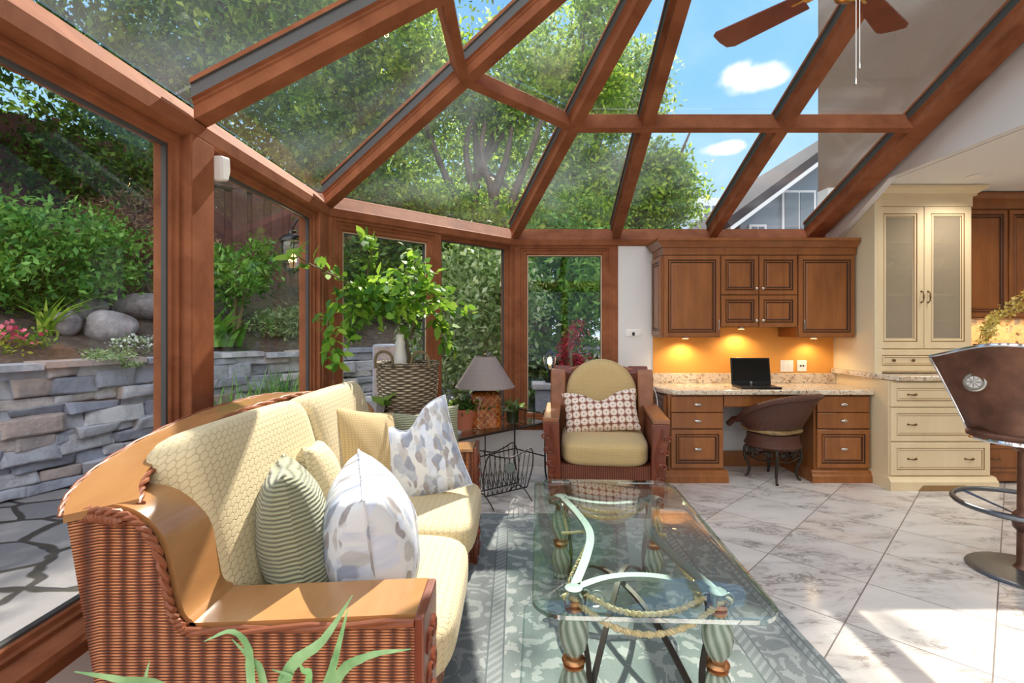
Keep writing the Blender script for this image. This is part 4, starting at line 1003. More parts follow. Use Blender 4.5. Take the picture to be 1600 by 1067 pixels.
for sx in (-1, 1):
    x = .235*sx
    MB().ribbon(smooth([(x, -.455, .411), (x-sx*.07, -.2, .411), (x-sx*.10, 0, .411), (x-sx*.07, .2, .411), (x, .455, .411)], 24), .014, .032, (0, 0, 1)).build('rail', M['iron'], t_)
    for q in (.0, .03): MB().rope([(x-sx*.09, -.05, .40), (x-sx*q, -.22, .32+q), (x-sx*.02, -.30, .30+q), (x, -.44, .40)], .007, 20).build('rope', M['rope'], t_)
    for q in (.0,): MB().rope([(x-sx*.09, .05, .40), (x-sx*q, .22, .32+q), (x-sx*.02, .30, .30+q), (x, .44, .40)], .007, 20).build('rope', M['rope'], t_)
for sx in (-1, 1):
    MB().ribbon(smooth([(-.19*sx, -.45, .02), (-.09*sx, -.22, .17), (0, 0, .23+.022*sx), (.09*sx, .22, .17), (.19*sx, .45, .02)], 24), .012, .020, (0, 0, 1)).build('stretcher', M['darkiron'], t_)
    for sy in (-1, 1):
        MB().rope([(.235*sx+sx*.035, .455*sy+sy*.03, .4), (.235*sx+.0, .455*sy+.0, .408), (.235*sx-sx*.04, .455*sy-sy*.03, .395)], .009, 8).build('rope', M['rope'], t_)
        mb = MB().tube(spiral((.235*sx-sx*.075, .455*sy-sy*.01, .375), .006, .032, 1.5, (sx, 0, 0), (0, 0, 1), 0, 20), .004, 5).tube(spiral((.235*sx, .455*sy-sy*.09, .375), .006, .032, 1.5, (0, sy, 0), (0, 0, 1), 0, 20), .004, 5); mb.build('scroll', M['iron'], t_)
# ================================================================== CORNER TABLE, RACK, LAMP, POTS
TA = R(44); tc = Vector((-.235, 4.02, 0))
t_ = thing('corner_table', 'low iron corner table with glass top between the sofa and the armchair', 'side table', tuple(tc), TA, world=False)
hw, hd = .50, .185
MB().box(-hw, hw, -hd, hd, .488, .498).build('glass_top', [M['tableglass']], t_, smooth=False)
mb = MB()
for (a, b) in (((-hw, -hd), (hw, -hd)), ((hw, -hd), (hw, hd)), ((hw, hd), (-hw, hd)), ((-hw, hd), (-hw, -hd))): mb.tube([(*a, .482), (*b, .482)], .007, 6)
mb.build('frame', M['darkiron'], t_)
for sx in (-1, 1):
    for sy in (-1, 1):
        MB().tube(smooth([(sx*hw+sx*.02, sy*hd, 0), (sx*hw, sy*hd, .12), (sx*hw, sy*hd, .48), (sx*hw, sy*hd, .56)], 12), .0075, 6).build('leg', M['darkiron'], t_)
    MB().tube([(sx*hw, -hd, .56), (sx*hw, hd, .56)], .006, 6).tube(spiral((sx*hw+.0, -hd-.0, .56), .03, .006, 1.3, (sx, 0, 0), (0, 0, 1), PI/2, 20), .005, 5).tube([(sx*hw, -hd*.3, .48), (sx*hw, -hd*.3, .56)], .005, 5).tube([(sx*hw, hd*.3, .48), (sx*hw, hd*.3, .56)], .005, 5).build('end_rail', M['darkiron'], t_)
    MB().tube([(sx*hw, -hd, .2), (sx*hw, hd, .2)], .006, 6).build('stretcher', M['darkiron'], t_)
MB().tube([(-hw, hd, .2), (hw, hd, .2)], .006, 6).tube([(-hw*.3, hd, .2), (-hw*.3, hd, .48)], .005, 5).tube([(hw*.3, hd, .2), (hw*.3, hd, .48)], .005, 5).build('back_rail', M['darkiron'], t_)
T_ = Matrix.Translation(tc) @ Matrix.Rotation(TA, 4, 'Z')
# magazine rack in front of the table
rc = T_ @ Vector((-.10, -.30, 0))
t_ = thing('magazine_rack', 'dark wire magazine rack with a round green medallion under the corner table', 'rack', tuple(rc), R(36), world=False)
for sy, nm in ((-1, 'front_grille'), (1, 'back_grille')):
    mb = MB(); y = .06*sy; yt = .12*sy
    lerp = lambda z: y+(yt-y)*(z-.08)/.34
    mb.tube(smooth([(-.19, lerp(.08), .08), (-.22, lerp(.25), .25), (-.19, lerp(.38), .38), (-.10, lerp(.36), .36), (0, lerp(.34), .34), (.10, lerp(.36), .36), (.19, lerp(.38), .38), (.22, lerp(.25), .25), (.19, lerp(.08), .08)], 40), .005, 5)
    mb.tube([(-.19, y, .08), (.19, y, .08)], .005, 5)
    for k in range(-4, 5):
        x = k*.042; zz = .345 if abs(k) < 2 else .37; mb.tube([(x, y, .08), (x*1.06, lerp(zz), zz)], .003, 5)
    for k in range(-4, 4): mb.tube(smooth([(k*.042, y, .08), (k*.042+.021, lerp(.14), .14), (k*.042, lerp(.2), .2)], 8), .0022, 4).tube(smooth([(k*.042+.042, y, .08), (k*.042+.021, lerp(.14), .14), (k*.042+.042, lerp(.2), .2)], 8), .0022, 4)
    mb.build(nm, M['darkiron'], t_)
for k, x in enumerate((-.17, .17)):
    MB().tube(smooth([(x, -.15, 0), (x, -.08, .05), (x, 0, .08), (x, .08, .05), (x, .15, 0)], 16), .005, 5).build('foot', M['darkiron'], t_)
mb = MB(); mb.T = Matrix.Translation((0, -.10, .27)) @ Matrix.Rotation(R(80), 4, 'X'); mb.lathe([(0, -.004), (.04, -.004), (.045, 0), (.04, .006), (.03, .006), (.028, .003), (0, .006)], 20); mb.build('medallion', M['iron'], t_)
# lamp
lc = T_ @ Vector((-.035, -.03, .4985))
t_ = thing('table_lamp', 'table lamp with amber block base and grey cone shade on the corner table', 'lamp', tuple(lc), R(20), world=False)
def superlathe(mb, prof, n=4, k=32):
    vs = []; fs = []
    for (a, b, z) in prof:
        for i in range(k):
            an = 2*PI*i/k; c, s_ = math.cos(an), math.sin(an); L = (abs(c)**n+abs(s_)**n)**(-1/n); vs.append((a*c*L, b*s_*L, z))
    m = len(prof)
    for r_ in range(m-1):
        for i in range(k): fs.append((r_*k+i, r_*k+(i+1) % k, (r_+1)*k+(i+1) % k, (r_+1)*k+i))
    fs += [tuple(range(k-1, -1, -1)), tuple(range((m-1)*k, m*k))]; return mb.add(vs, fs)
superlathe(MB(), [(.115, .07, 0), (.12, .075, .006), (.12, .075, .22), (.117, .073, .25), (.105, .064, .275), (.08, .05, .288), (.02, .015, .292)], 5).build('base', M['amber'], t_)
MB().lathe([(.010, .288), (.010, .34), (.004, .342), (.004, .555)], 10).lathe([(.004, .565), (.010, .575), (.008, .585), (.0, .592)], 10).build('stem', M['brass'], t_)
sh = MB().lathe([(.235, .322), (.233, .326), (.085, .560), (.082, .560), (.228, .323)], 40).build('shade', M['shade'], t_)
MB().lathe([(.236, .319), (.236, .327), (.231, .327), (.231, .319)], 40).lathe([(.086, .557), (.086, .563), (.081, .563), (.081, .557)], 30).build('shade_trim', M['shade'], sh)
def leafspray(n, c, rad, size, up=.6, out=1.0, aspect=.5):
    P = np.array(c)+RNG.normal(size=(n, 3))*np.array(rad)*.25; D = RNG.normal(size=(n, 3))*out; D[:, 2] = np.abs(D[:, 2])*.6+up
    return leaf_quads(P, size, .5, aspect, D)
def pot_plant(name, label, cat, loc, pot_prof, potmat, potname, leaves, leafm, soil_r, soil_z, group=None):
    t_ = thing(name, label, cat, tuple(loc), 0, group, world=False)
    MB().lathe(pot_prof, 28).build(potname, potmat, t_); MB().lathe([(0, soil_z-.004), (soil_r, soil_z-.004), (soil_r, soil_z), (0, soil_z)], 20).build('soil', M['soil'], t_)
    for nm, v, k, m_ in leaves: fastmesh(nm, v, k, m_, t_)
    return t_
pot_plant('potted_violet', 'terracotta pot of small white flowers behind the amber lamp', 'plant', T_ @ Vector((-.19, .03, .4985)), [(.055, 0), (.062, .01), (.082, .13), (.09, .135), (.09, .16), (.078, .16), (.074, .13), (.0, .125)], M['terra'], 'pot',
          [('leaves', leafspray(260, (0, 0, .17), (.24, .24, .10), .05, .3), 4, M['leafB']), ('flowers', leafspray(40, (0, 0, .215), (.26, .26, .05), .018, .8, aspect=.9), 4, M['flowerwhite'])], None, .074, .14)
pot_plant('succulent', 'small grey green succulent in a square dark green pot on the corner table', 'plant', T_ @ Vector((.25, -.05, .4985)), [(.04, 0), (.048, .005), (.055, .10), (.05, .10), (.045, .09), (0, .09)], M['greenpot'], 'pot',
          [('leaves', leafspray(46, (0, 0, .10), (.05, .05, .03), .10, .25, 1.0, .30), 4, M['leafC'])], None, .046, .095)
t_ = thing('glass_vase', 'dark glass vase with one pink blossom beside the succulent', 'vase', tuple(T_ @ Vector((.13, .06, .4985))), world=False)
MB().lathe([(.035, 0), (.045, .03), (.045, .10), (.03, .14), (.034, .15), (.028, .15), (.024, .14), (.0, .05)], 20).build('vessel', M['darkvase'], t_); MB().tube(smooth([(0, 0, .06), (-.02, -.01, .16), (-.035, -.02, .20)], 8), .0025, 5).build('flower_stem', M['twig'], t_)
fastmesh('blossom', leaf_quads(np.tile([-.035, -.02, .20], (14, 1))+RNG.normal(size=(14, 3))*.006, .03, .2, .8), 4, M['flowerpink'], t_)
tag(MB().lathe([(.0, 0), (.06, 0), (.07, .012), (.066, .012), (.055, .004), (0, .004)], 24, tuple(T_ @ Vector((-.37, -.05, .4985)))).build('small_dish', M['stonepot'], world=True), 'small dish on the corner table near the sofa arm', 'dish')
# ================================================================== CITRUS TREE IN BASKET
st = Vector((-.745, 3.46, 0))
t_ = thing('plant_stand', 'round dark plant stand behind the sofa carrying the willow basket', 'stand', tuple(st), world=False)
MB().lathe([(0, .655), (.24, .655), (.25, .665), (.25, .685), (0, .685)], 28).build('top', M['mahog'], t_)
for k in range(3): MB().tube(smooth([(.2*math.cos(k*2.1+.5), .2*math.sin(k*2.1+.5), 0), (.1*math.cos(k*2.1+.5), .1*math.sin(k*2.1+.5), .35), (.18*math.cos(k*2.1+.5), .18*math.sin(k*2.1+.5), .66)], 10), .016, 8).build('leg', M['mahog'], t_)
b0 = st+Vector((0, 0, .686))
t_ = thing('willow_basket', 'tall grey willow basket with loop handles holding the citrus tree', 'basket', tuple(b0), world=False)
mb = MB(); nz, na = 60, 150; vs = []; fs = []; uv = []
prof = smooth([(.155, 0, 0), (.19, 0, .10), (.205, 0, .22), (.208, 0, .36)], nz)
for i, p in enumerate(prof):
    row = int(p.z/.0155); fz = math.sin(PI*((p.z/.0155) % 1))
    for k in range(na):
        an = 2*PI*k/na; ph = math.cos(an*14+PI*row); r_ = p.x+.006*ph*fz
        vs.append((r_*math.cos(an), r_*math.sin(an), p.z)); uv.append((an*.2, p.z))
for i in range(nz-1):
    for k in range(na): fs.append((i*na+k, i*na+(k+1) % na, (i+1)*na+(k+1) % na, (i+1)*na+k))
fs.append(tuple(range(na-1, -1, -1)))
mb.add(vs, fs); mb.uv = uv; mb.build('body', M['basket'], t_, angle=80)
MB().rope([(.208*math.cos(a*PI/16), .208*math.sin(a*PI/16), .36) for a in range(33)], .014, 40).build('rim', M['basket'], t_)
for s_ in (-1, 1):
    MB().tube(smooth([(s_*.12-.06, -.17, .34), (s_*.12-.05, -.175, .42), (s_*.12, -.18, .45), (s_*.12+.05, -.175, .42), (s_*.12+.06, -.17, .34)], 14), .009, 6).build('handle', M['twig'], t_)
MB().lathe([(0, .30), (.19, .30), (.19, .305), (0, .305)], 24).build('liner', M['soil'], t_)
tag(MB().lathe([(.0, 0), (.045, 0), (.05, .02), (.042, .10), (.03, .17), (.034, .20), (.026, .22), (.028, .25), (.012, .265), (0, .265)], 20, tuple(b0+Vector((-.03, -.10, .306)))).build('ceramic_figure', M['porc'], world=True), 'slender white ceramic bottle standing in the willow basket among the leaves', 'ornament')
t_ = thing('citrus_tree', 'leafy green citrus tree growing out of the willow basket', 'plant', tuple(b0+Vector((.02, .03, .306))))
O = b0+Vector((.02, .03, .3)); bm_ = MB(); Lp = []; Ld = []
def limb(pts, r0, n, spread, per, leafd=1):
    q = smooth(pts, n); bm_.tube(q, [r0*(1-.8*i/(n-1)) for i in range(n)], 6)
    for i in range(2, n):
        tg = (q[i]-q[i-1]).normalized()
        for k in range(per):
            dv = Vector(RNG.normal(size=3))*.8+tg*.8+Vector((0, 0, random.uniform(-.5, .5))); Lp.append(q[i]+Vector(RNG.normal(size=3))*spread); Ld.append(dv)
limb([O, at(630, 520, 3.42), at(600, 470, 3.40)], .016, 10, .03, 1)
limb([at(612, 490, 3.41), at(565, 455, 3.3), at(520, 430, 3.0), at(480, 410, 2.75), at(458, 395, 2.62)], .009, 22, .022, 2)
limb([at(600, 470, 3.4), at(545, 460, 3.25), at(515, 490, 3.05), at(512, 540, 2.95), at(524, 562, 2.92)], .007, 20, .03, 4)
limb([at(585, 465, 3.38), at(540, 500, 3.2), at(545, 530, 3.15)], .006, 14, .035, 4)
limb([at(600, 470, 3.4), at(575, 430, 3.38), at(582, 390, 3.36), at(575, 368, 3.34)], .007, 18, .025, 3)
limb([at(605, 470, 3.4), at(625, 440, 3.4), at(645, 415, 3.35), at(668, 428, 3.3)], .007, 16, .03, 4)
limb([at(605, 470, 3.4), at(590, 455, 3.25), at(610, 462, 3.1)], .006, 14, .06, 12)
limb([at(615, 480, 3.4), at(660, 455, 3.3), at(690, 470, 3.25)], .006, 14, .05, 8)
limb([at(560, 460, 3.3), at(580, 470, 3.2), at(640, 480, 3.2)], .006, 18, .055, 11)
limb([at(640, 530, 3.42), at(660, 490, 3.45), at(690, 475, 3.5), at(740, 490, 3.55)], .008, 22, .03, 3)
limb([at(675, 482, 3.48), at(690, 510, 3.45), at(705, 545, 3.42)], .006, 16, .03, 4)
limb([at(640, 530, 3.42), at(655, 470, 3.3), at(660, 430, 3.3)], .007, 14, .03, 4)
bm_.build('stems', M['twig'], t_)
Lp = np.array(Lp); Ld = np.array(Ld)
def biglead(P, D, size, aspect=.52):
    # two-segment folded leaf, 6 corners (hexagon outline)
    n = len(P); size = size*(.7+.6*RNG.random(n)); D = D/np.linalg.norm(D, axis=1, keepdims=True)
    U = RNG.normal(size=(n, 3))*.5; U[:, 2] += 1; S = np.cross(D, U); S /= np.linalg.norm(S, axis=1, keepdims=True)+1e-9; N = np.cross(S, D); L = size[:, None]; W = L*aspect/2
    dr = -N*L*.12
    return np.stack([P, P+D*L*.3+S*W+N*L*.05, P+D*L*.68+S*W*.8+dr*.3, P+D*L+dr, P+D*L*.68-S*W*.8+dr*.3, P+D*L*.3-S*W+N*L*.05], 1).reshape(-1, 3)
fastmesh('leaves', biglead(Lp, Ld, .078), 6, M['citrus'], t_)
t_ = thing('stone_planter', 'pale grey stone planter with a drooping leaf behind the sofa end', 'planter', (-.98, 3.30, 0), world=False)
MB().lathe([(.10, 0), (.10, .5), (.07, .55), (.09, .60), (.125, .80), (.13, .82), (.11, .82), (.10, .78), (0, .77)], 8).build('urn', M['stonepot'], t_, smooth=False)
fastmesh('leaves', leafspray(10, (.10, 0, .78), (.06, .06, .03), .14, .1, 1.0, .45), 4, M['leafD'], t_)
# ================================================================== ALOE
t_ = thing('aloe_plant', 'spiky green aloe in a tall pot in the foreground before the sofa', 'plant', (-.36, .78, 0))
MB().lathe([(.11, 0), (.13, .02), (.16, .48), (.17, .50), (.17, .54), (.15, .54), (.145, .50), (0, .49)], 28, (-.36, .78, 0)).build('pot', M['terra'], t_); MB().lathe([(0, .50), (.147, .50), (.147, .515), (0, .515)], 20, (-.36, .78, 0)).build('soil', M['soil'], t_)
def aloeleaf(pts, wd, Y=.78):
    c = smooth([(-.36+(p[0]-440)*.00025, .78, .61) if p is None else at(*p) for p in pts], 16); vs = []; fs = []; n = len(c)
    for i, p in enumerate(c):
        tg = (c[min(i+1, n-1)]-c[max(i-1, 0)]).normalized(); s_ = tg.cross(Vector((0, -1, .25))).normalized(); nr = s_.cross(tg)
        w2 = .8*wd*(1-(i/(n-1))**1.6)+.0006
        serr = 1+.10*(i % 2)
        for (a, b) in ((-1*serr, .15), (-.55, -.45), (0, -.6), (.55, -.45), (1*serr, .15), (0, .35)): vs.append(p+s_*a*w2+nr*b*w2)
    for i in range(n-1):
        for k in range(6): fs.append((i*6+k, i*6+(k+1) % 6, i*6+6+(k+1) % 6, i*6+6+k))
    return MB().add(vs, fs).build('leaf', M['aloe'], t_, angle=60)
aloeleaf([(430, 1240, .80), (445, 1062, .76), (505, 1000, .74), (551, 930, .72)], .0135)
aloeleaf([(445, 1240, .80), (512, 1066, .80), (530, 1005, .80), (544, 950, .80)], .009)
aloeleaf([(415, 1240, .78), (393, 1067, .74), (388, 1012, .73), (362, 986, .72), (319, 1002, .71)], .0085)
aloeleaf([(425, 1240, .80), (412, 1066, .75), (390, 1028, .74), (362, 998, .73)], .008)
aloeleaf([(450, 1240, .82), (522, 1068, .80), (572, 1026, .78), (642, 1014, .76)], .012)
aloeleaf([(440, 1240, .84), (482, 1067, .84), (474, 1048, .84), (466, 1033, .84)], .008)
aloeleaf([(390, 1240, .78), (270, 1085, .74), (190, 1062, .70), (116, 1049, .68)], .011)
aloeleaf([(400, 1240, .80), (226, 1090, .84), (228, 1058, .82), (234, 1032, .81)], .007)
aloeleaf([(436, 1240, .82), (440, 1080, .76), (455, 1058, .75), (425, 1046, .75)], .007)
# ================================================================== WICKER DESK CHAIR (local faces -y)
t_ = thing('wicker_desk_chair', 'small dark wicker tub chair on scrolled iron legs at the desk', 'chair', (2.20, 4.27, 0), R(207), world=False)
sr = .215
mb = MB().lathe([(.15, .265), (.20, .275), (.225, .30), (.205, .34), (.20, .40), (0, .40)], 36); mb.build('seat_base', M['wickerdark'], t_)
MB().superq(sr, sr, .035, 3, 12, (0, -.01, .43)).build('seat_cushion', M['goldcloth'], t_)
nA = 44; rimt = []; vs = []
def backpt(k, f_):
    a = R(-28)+R(236)*k/(nA-1); u = abs(k/(nA-1)*2-1); top = .74-.23*u**2.2
    r_ = .215+.07*f_+.03*(1-u)*f_; zb = .485-.05*u; z = zb+(top-zb)*f_
    return Vector((r_*math.cos(a), r_*math.sin(a)+.02*f_*(1-u)*3, z))
for k in range(nA):
    for f_ in (0, .25, .5, .75, 1): vs.append(backpt(k, f_))
    rimt.append(backpt(k, 1))
vs2 = [v+Vector((v.x, v.y, 0)).normalized()*.014 for v in vs]; N5 = len(vs); fs = []
for k in range(nA-1):
    for j in range(4): fs += [(k*5+j, k*5+j+1, k*5+6+j, k*5+5+j), (N5+k*5+j, N5+k*5+5+j, N5+k*5+6+j, N5+k*5+j+1)]
    fs += [(k*5+4, N5+k*5+4, N5+k*5+9, k*5+9), (k*5, k*5+5, N5+k*5+5, N5+k*5)]
mb = MB(); mb.uv = [(k//5*.022, v.z) for k, v in enumerate(vs)]*2; mb.add(vs+vs2, fs).build('back', M['wickerdark'], t_, angle=60)
arm = [rimt[0]+Vector((.01, -.10, -.06)), rimt[0]+Vector((.005, -.05, -.01))]+rimt+[rimt[-1]+Vector((-.005, -.05, -.01)), rimt[-1]+Vector((-.01, -.10, -.06))]
MB().tube(arm, .027, 10).tube([backpt(k, 0) for k in range(nA)], .016, 8).build('rim', M['wickerdark'], t_)
for k, a in enumerate((45, 135, 225, 315)):
    c, s_ = math.cos(R(a)), math.sin(R(a)); P = lambda r_, z: (c*r_, s_*r_, z)
    lg = MB().tube(smooth([P(.17, .30), P(.215, .26), P(.215, .18), P(.18, .09), P(.195, .02), P(.215, .008)], 18), [.013]*12+[.010]*5+[.014], 7).build('leg', M['darkiron'], t_)
    a2 = R(a+45); m_ = Vector((math.cos(a2), math.sin(a2), 0)); tn = Vector((-math.sin(a2), math.cos(a2), 0)); ctr = m_*.155
    mb = MB()
    for q in (-1, 1):
        mb.tube(spiral(ctr+tn*q*.05+Vector((0, 0, .225)), .006, .034, 1.5, tn*q, Vector((0, 0, 1)), 0, 18), .0055, 5)
        mb.tube(spiral(ctr+tn*q*.105+Vector((0, 0, .24)), .005, .022, 1.3, tn*-q, Vector((0, 0, 1)), 0, 14), .005, 5)
    mb.tube(smooth([ctr-tn*.14+Vector((0, 0, .20)), ctr+Vector((0, 0, .175)), ctr+tn*.14+Vector((0, 0, .20))], 10), .006, 5)
    mb.build('scrollwork', M['darkiron'], t_)
# ================================================================== BAR STOOL
t_ = thing('bar_stool', 'swivel bar stool with brown hide back and chrome edges at right', 'stool', (2.68, 2.63, 0), R(-56.5), world=False)
# local: faces +y, back at -y
MB().lathe([(0, 0), (.225, 0), (.235, .006), (.225, .014), (.20, .016), (.06, .028), (.0, .03)], 48).build('base', M['disk'], t_)
MB().lathe([(.045, .028), (.03, .05), (.028, .22), (.045, .24), (.05, .29), (.045, .31), (.028, .33), (.026, .64), (.05, .66), (.05, .70), (0, .70)], 20).build('column', M['leather'], t_)
mb = MB().tube([(.285*math.cos(a*PI/24), .285*math.sin(a*PI/24), .355) for a in range(48)], .014, 10, closed=True)
for k in range(5):
    a = R(72*k+20)
    for q in (-.03, .03): mb.tube([(.03*math.cos(a), .03*math.sin(a), .30), (.28*math.cos(a+q), .28*math.sin(a+q), .352)], .004, 5)
mb.build('foot_ring', M['disk'], t_)
def backshell(u, v):
    # u -1..1 across, v 0..1 upwards
    hwv = .19+.13*v**1.1; top = .725+.465*v-.035*v*abs(u)**2.5+.02*v*math.cos(u*PI)
    x = hwv*u*1.0; y = -.225-.10*v+.10*(u*u)*(1-.3*v); return Vector((x, y, top))
nu, nv = 26, 16; vs = []; fs = []
for s_ in (0, 1):
    for i in range(nu+1):
        for j in range(nv+1): vs.append(backshell(i/nu*2-1, j/nv)+Vector((0, .016*s_, 0)))
Q = (nu+1)*(nv+1); ix = lambda s_, i, j: s_*Q+i*(nv+1)+j
for i in range(nu):
    for j in range(nv): fs += [(ix(0, i, j), ix(0, i+1, j), ix(0, i+1, j+1), ix(0, i, j+1)), (ix(1, i, j), ix(1, i, j+1), ix(1, i+1, j+1), ix(1, i+1, j))]
bk = MB().add(vs, fs).build('backrest', M['leather'], t_, angle=60)
edge = [backshell(-1, j/12) for j in range(13)]+[backshell(i/12*2-1, 1) for i in range(1, 12)]+[backshell(1, 1-j/12) for j in range(13)]
MB().tube([p+Vector((0, .008, 0)) for p in edge], .010, 8).build('chrome_edge', M['chrome'], bk)
for u in (-.48, .48):
    c = backshell(u, .62); mb = MB(); mb.T = Matrix.Translation(c+Vector((0, -.006, 0))) @ Matrix.Rotation(R(78), 4, 'X') @ Matrix.Scale(1, 4)
    mb.lathe([(0, .012), (.03, .012), (.036, .004), (.042, .012), (.048, .008), (.05, 0)], 24)
    for k in range(4): mb.tube([(.028*math.cos(k*PI/4), .028*math.sin(k*PI/4), .013), (-.028*math.cos(k*PI/4), -.028*math.sin(k*PI/4), .013)], .004, 5)
    mb.build('medallion', M['pewter'], bk)
mb = MB().superq(.21, .22, .03, 3.5, 12, (0, -.02, .735)); mb.build('seat', M['leather'], t_)
MB().tube([(.215*math.cos(a*PI/20)*1.0, -.02+.225*math.sin(a*PI/20), .712) for a in range(40)], .012, 8, closed=True).build('seat_rim', M['chrome'], t_)
# ================================================================== CEILING FAN
fc = Vector((1.36, 2.03, 0))
t_ = thing('ceiling_fan', 'ceiling fan with brown blades and brass housing hung from the ridge', 'fan', (1.36, 2.03, 2.6))
MB().lathe([(.02, 2.86), (.02, 3.24)], 12, tuple(fc)).lathe([(.05, 3.17), (.065, 3.2), (.065, 3.24)], 16, tuple(fc)).build('downrod', M['brass'], t_)
MB().lathe([(0, 2.625), (.03, 2.628), (.055, 2.645), (.062, 2.67), (.095, 2.70), (.115, 2.73), (.115, 2.80), (.08, 2.84), (.02, 2.86)], 32, tuple(fc)).build('motor_housing', M['brass'], t_)
for k in range(4):
    a = R(38+90*k); d_ = Vector((math.cos(a), math.sin(a), 0)); s_ = Vector((-math.sin(a), math.cos(a), 0)); zz = Vector((0, 0, 1))
    def bp(r_, q, z): return fc+d_*r_+s_*q*math.cos(R(12))+zz*(2.705+q*math.sin(R(12))+z)
    outl = [(.17, -.05), (.52, -.068), (.555, -.05), (.565, .0), (.565, .055), (.545, .07), (.17, .05)]
    n = len(outl); mb = MB().add([bp(r_, q, 0) for r_, q in outl]+[bp(r_, q, .008) for r_, q in outl], [tuple(range(n)), tuple(range(2*n-1, n-1, -1))]+[(i, i+n, (i+1) % n+n, (i+1) % n) for i in range(n)])
    bl = mb.build('blade', M['mahog'], t_, bevel=.002, smooth=False)
    MB().ribbon([bp(.09, 0, .01), bp(.15, 0, .004), bp(.22, 0, .004)], .035, .006, tuple(s_)).build('bracket', M['brass'], bl)
for (x, y, z) in ((.02, -.03, 2.36), (-.005, -.045, 2.29)):
    MB().tube([(fc.x+x, fc.y+y, 2.64), (fc.x+x, fc.y+y, z)], .0018, 5).lathe([(0, -.03), (.006, -.028), (.006, -.012), (.004, 0), (0, .01)], 10, (fc.x+x, fc.y+y, z)).build('pull_chain', M['nickel'], t_)
# flowering branch on the kitchen counter
t_ = thing('blossom_vase', 'vase of yellow flowering branches on the counter behind the bar stool', 'vase', (3.97, 4.28, .909))
MB().lathe([(.04, 0), (.06, .05), (.05, .16), (.03, .22), (.036, .24), (.028, .24), (.0, .1)], 20, (3.97, 4.28, .909)).build('vessel', M['darkvase'], t_)
mb = MB(); P = []
for pts in ([(3.97, 4.28, 1.1), (3.94, 4.2, 1.28), (4.02, 4.1, 1.44), (4.2, 4.05, 1.60)], [(3.97, 4.28, 1.1), (4.0, 4.2, 1.33), (4.15, 4.1, 1.45), (4.36, 4.05, 1.50)], [(3.97, 4.28, 1.1), (3.93, 4.15, 1.22), (3.92, 4.08, 1.38)]):
    q = smooth(pts, 30); mb.tube(q, .004, 5)
    for p in q[8:]:
        for k in range(7): P.append(p+Vector(RNG.normal(size=3))*.018)
mb.build('branches', M['twig'], t_); fastmesh('blossoms', leaf_quads(np.array(P), .034, .3, .75), 4, M['flowery'], t_)
# ================================================================== GARDEN
Wl = [(-7.5, .2), (-5.6, 1.2), (-4.7, 2.6), (-4.05, 3.9), (-3.55, 5.1), (-2.6, 6.2), (-1.2, 7.0), (.4, 7.5), (2.0, 7.9)]
Fn = [(-11, 1.5), (-9, 3.6), (-7.5, 6.0), (-5.6, 8.0), (-3.8, 9.0), (-2.2, 9.6), (-.6, 10.0), (.8, 10.3)]
struct(MB().box(-14, 30, -10, 70, -.6, -.08).build('ground', M['flag'], smooth=False))
wq = [Vector((p.x, p.y, 0)) for p in smooth([(*p, 0) for p in Wl], 60)]; fq = [Vector((p.x, p.y, 0)) for p in smooth([(*p, 0) for p in Fn], 60)]
def bedz(i, f_):
    x = wq[i].lerp(fq[i], f_); zf = 1.95+.45*max(0, min(1, (-x.x-3)/4))-.9*max(0, min(1, (x.x+2.5)/2.5))
    return .90+(zf-.90)*f_**.9+.06*math.sin(x.x*3.1)*math.sin(x.y*2.7)*min(1, f_*4)
vs = []; fs = []; nf = 14
for i in range(60):
    for j in range(nf+1):
        f_ = j/nf; p = wq[i].lerp(fq[i], f_); vs.append((p.x, p.y, bedz(i, f_)))
    p = fq[i]+(fq[i]-wq[i]).normalized()*8; vs.append((p.x, p.y, bedz(i, 1)+.3))
for i in range(59):
    for j in range(nf+1): fs.append((i*(nf+2)+j, (i+1)*(nf+2)+j, (i+1)*(nf+2)+j+1, i*(nf+2)+j+1))
mb = MB().add(vs, fs); struct(mb.build('ground_bed', M['earth']))
def bed(x, y):
    # ground height by nearest sample
    best = min(range(60), key=lambda i: abs((wq[i]-Vector((x, y, 0))).cross(fq[i]-wq[i]).z)/(fq[i]-wq[i]).length+(0 if (Vector((x, y, 0))-wq[i]).dot(fq[i]-wq[i]) > -.5 else 99))
    d_ = fq[best]-wq[best]; f_ = max(0, min(1, (Vector((x, y, 0))-wq[best]).dot(d_)/d_.length_squared)); return bedz(best, f_)
